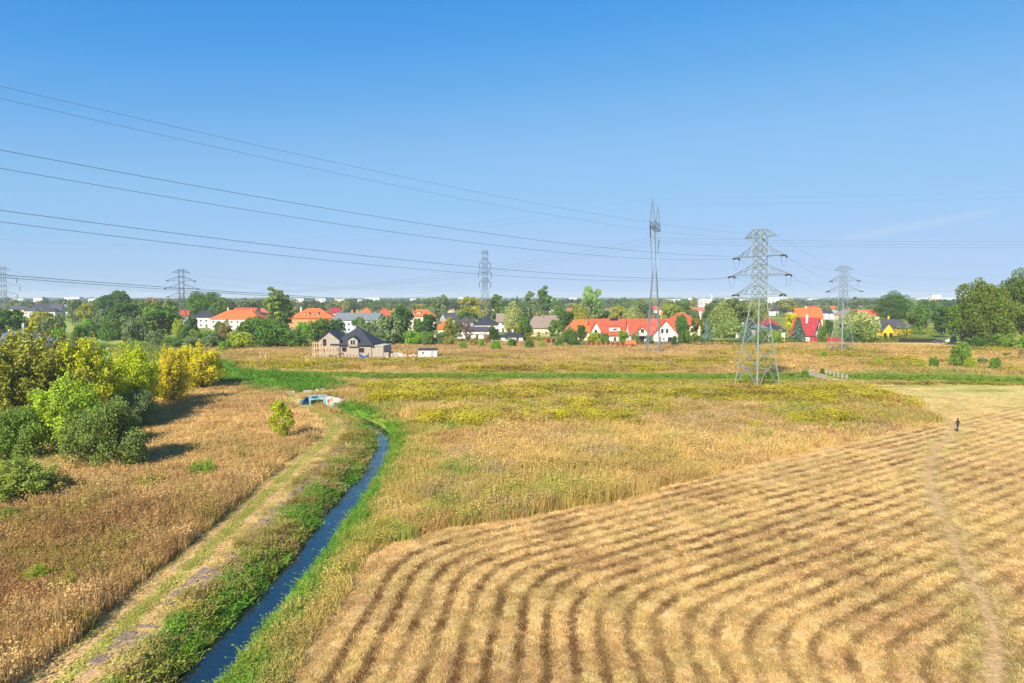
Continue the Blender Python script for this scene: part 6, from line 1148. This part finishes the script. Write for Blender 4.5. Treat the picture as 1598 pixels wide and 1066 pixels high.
# ------------------------------------------------------------------ people
def person(x, y, rz, h, J, mats, label, hairlen=.0):
    """one skinned body; J gives the pose of arms and legs in units of a 1.75 m figure"""
    me = bpy.data.meshes.new('person_body'); N = dict(J); names = list(N); V = [N[k][0] for k in names]
    E = [('pelvis', 'waist'), ('waist', 'chest'), ('chest', 'neck'), ('neck', 'jaw'), ('jaw', 'crown')]
    for s in 'LR': E += [('pelvis', 'hip' + s), ('hip' + s, 'knee' + s), ('knee' + s, 'ankle' + s), ('ankle' + s, 'toe' + s), ('chest', 'sh' + s), ('sh' + s, 'elbow' + s), ('elbow' + s, 'wrist' + s), ('wrist' + s, 'palm' + s)]
    me.from_pydata(V, [(names.index(a), names.index(b)) for a, b in E], []); tmp = bpy.data.objects.new('person_tmp', me); COL.objects.link(tmp)
    tmp.modifiers.new('skin', 'SKIN'); sub = tmp.modifiers.new('sub', 'SUBSURF'); sub.levels = sub.render_levels = 1
    sk = me.skin_vertices[0].data
    for i, k in enumerate(names): sk[i].radius = (N[k][1], N[k][1] * N[k][2]); sk[i].use_root = (k == 'pelvis')
    dg = bpy.context.evaluated_depsgraph_get(); dg.update(); bm_ = bpy.data.meshes.new_from_object(tmp.evaluated_get(dg)); bpy.data.objects.remove(tmp)
    root = empty('person', (x, y, 0), rz, label, 'person'); k_ = h / 1.75; root.scale = (k_, k_, k_)
    # five fingers on each hand, joined to the body mesh
    vs = [tuple(v.co) for v in bm_.vertices]; fs = [tuple(p.vertices) for p in bm_.polygons]; fb = MB(); fb.v, fb.f = vs, fs; nb = len(fs)
    for s in 'LR':
        pm_ = Vector(N['palm' + s][0]); dn = (pm_ - Vector(N['wrist' + s][0])).normalized()
        for q, ln in ((-.027, .07), (-.009, .08), (.009, .076), (.027, .06)):
            a = pm_ + Vector((0, q, 0)) + dn * .01; b = a + dn * ln * .55; fb.tube([a, b, b + (dn + Vector((0, 0, .0)) + Vector((.0, .25, 0))).normalized() * ln * .45], .0085, 5, .006)
        a = Vector(N['wrist' + s][0]).lerp(pm_, .5); fb.tube([a, a + Vector((0, .035, -.02)), a + Vector((0, .05, -.055))], .010, 5, .007)
    nm = bpy.data.meshes.new('body'); nm.from_pydata(fb.v, [], fb.f); nm.update()
    for m in mats: nm.materials.append(m)
    for p in nm.polygons:
        c = p.center; zc = c.z
        hand = any((c - Vector(N['palm' + s][0])).length < .12 for s in 'LR')
        p.material_index = 0 if (hand or zc > 1.47) else (3 if zc < .11 else (2 if zc < .90 else 1)); p.use_smooth = True
    b = link('body', nm, None, root)
    hm = MB(); hm.lathe([(.04, .13), (.085, .10), (.108, .04), (.112, -.03), (.10, -.10 - hairlen), (.05, -.13 - hairlen)], (0, 0, 0), 12); c = Vector(N['crown'][0]); ho = hm.build('hair', mats[4], root); ho.location = (c.x, c.y - .02, c.z - .02); ho.scale = (1, 1.12, 1)
    f = MB()
    for s in (-1, 1): f.lathe([(.012, -.008), (.014, 0), (.012, .008)], (s * .035, c.y + .105, c.z - .07), 6)
    f.build('eyes', mats[3], root); f = MB(); f.add([(-.014, c.y + .10, c.z - .12), (.014, c.y + .10, c.z - .12), (0, c.y + .135, c.z - .115), (0, c.y + .10, c.z - .06)], [(0, 2, 3), (2, 1, 3), (0, 1, 2)]); f.build('nose', mats[0], root)
    return root
skin = M_plain('skin', (.48, .28, .19), .6, .05); shoe = M_plain('dark_shoe', (.03, .03, .03), .6, .1)
def pose(stride, arm):
    J = {'pelvis': ((0, 0, .95), .135, .8), 'waist': ((0, .01, 1.10), .125, .75), 'chest': ((0, .02, 1.33), .15, .75), 'neck': ((0, .03, 1.50), .055, 1), 'jaw': ((0, .05, 1.58), .075, 1.1), 'crown': ((0, .05, 1.69), .082, 1.1)}
    for s, k in (('L', -1), ('R', 1)):
        f = stride * k; J.update({'hip' + s: ((k * .1, 0, .86), .095, .95), 'knee' + s: ((k * .1, f * .5 + .05, .50), .065, 1), 'ankle' + s: ((k * .09, f, .09 + max(0, -f) * .18), .045, 1), 'toe' + s: ((k * .1, f + .17, .045 + max(0, -f) * .05), .04, .8)})
        J.update({'sh' + s: ((k * .19, .02, 1.40), .062, 1), 'elbow' + s: ((k * .27, -.03 - f * .3 * arm, 1.12), .045, 1), 'wrist' + s: ((k * .25, .10 - f * .6 * arm, .90), .032, 1), 'palm' + s: ((k * .245, .13 - f * .7 * arm, .82), .035, .6)})
    return J
q = gnd(1494, 673.5); person(q.x, q.y, R(12), 1.74, pose(.22, 1), [skin, M_plain('black_hoodie', (.018, .02, .035), .9, .15, 8), M_plain('navy_jeans', (.02, .03, .075), .9, .15, 8), shoe, M_plain('brown_hair', (.10, .055, .04), .7, .2, 9)], 'person in dark hoodie and navy trousers walking away along the footpath', .14)
q = gnd(1238.5, 577.5); person(q.x, q.y, R(-80), 1.75, pose(.18, 1), [skin, M_plain('yellow_shirt', (.75, .62, .04), .85, .1, 8), M_plain('dark_trousers', (.03, .03, .04), .9, .15, 8), shoe, M_plain('dark_hair', (.05, .035, .03), .7, .2, 9)], 'person in yellow top and dark trousers on the far trail')

# ------------------------------------------------------------------ the air: thin haze over everything
def build_haze():
    mb = MB(); mb.box(-5800, 5800, -5800, 5800, -4.0, 52.0); m = bpy.data.materials.new('haze_air'); m.use_nodes = True; nt = m.node_tree
    nt.nodes.remove(nt.nodes['Principled BSDF']); v = nt.nodes.new('ShaderNodeVolumePrincipled'); v.inputs['Color'].default_value = (.80, .88, 1, 1)
    v.inputs['Density'].default_value = HAZE; v.inputs['Anisotropy'].default_value = 0.0
    nt.links.new(v.outputs[0], nt.nodes['Material Output'].inputs['Volume'])
    o = mb.build('haze', m); tag(o, 'thin pale blue haze over the plain', None, None, 'stuff')
HAZE = 0.00016
build_haze()
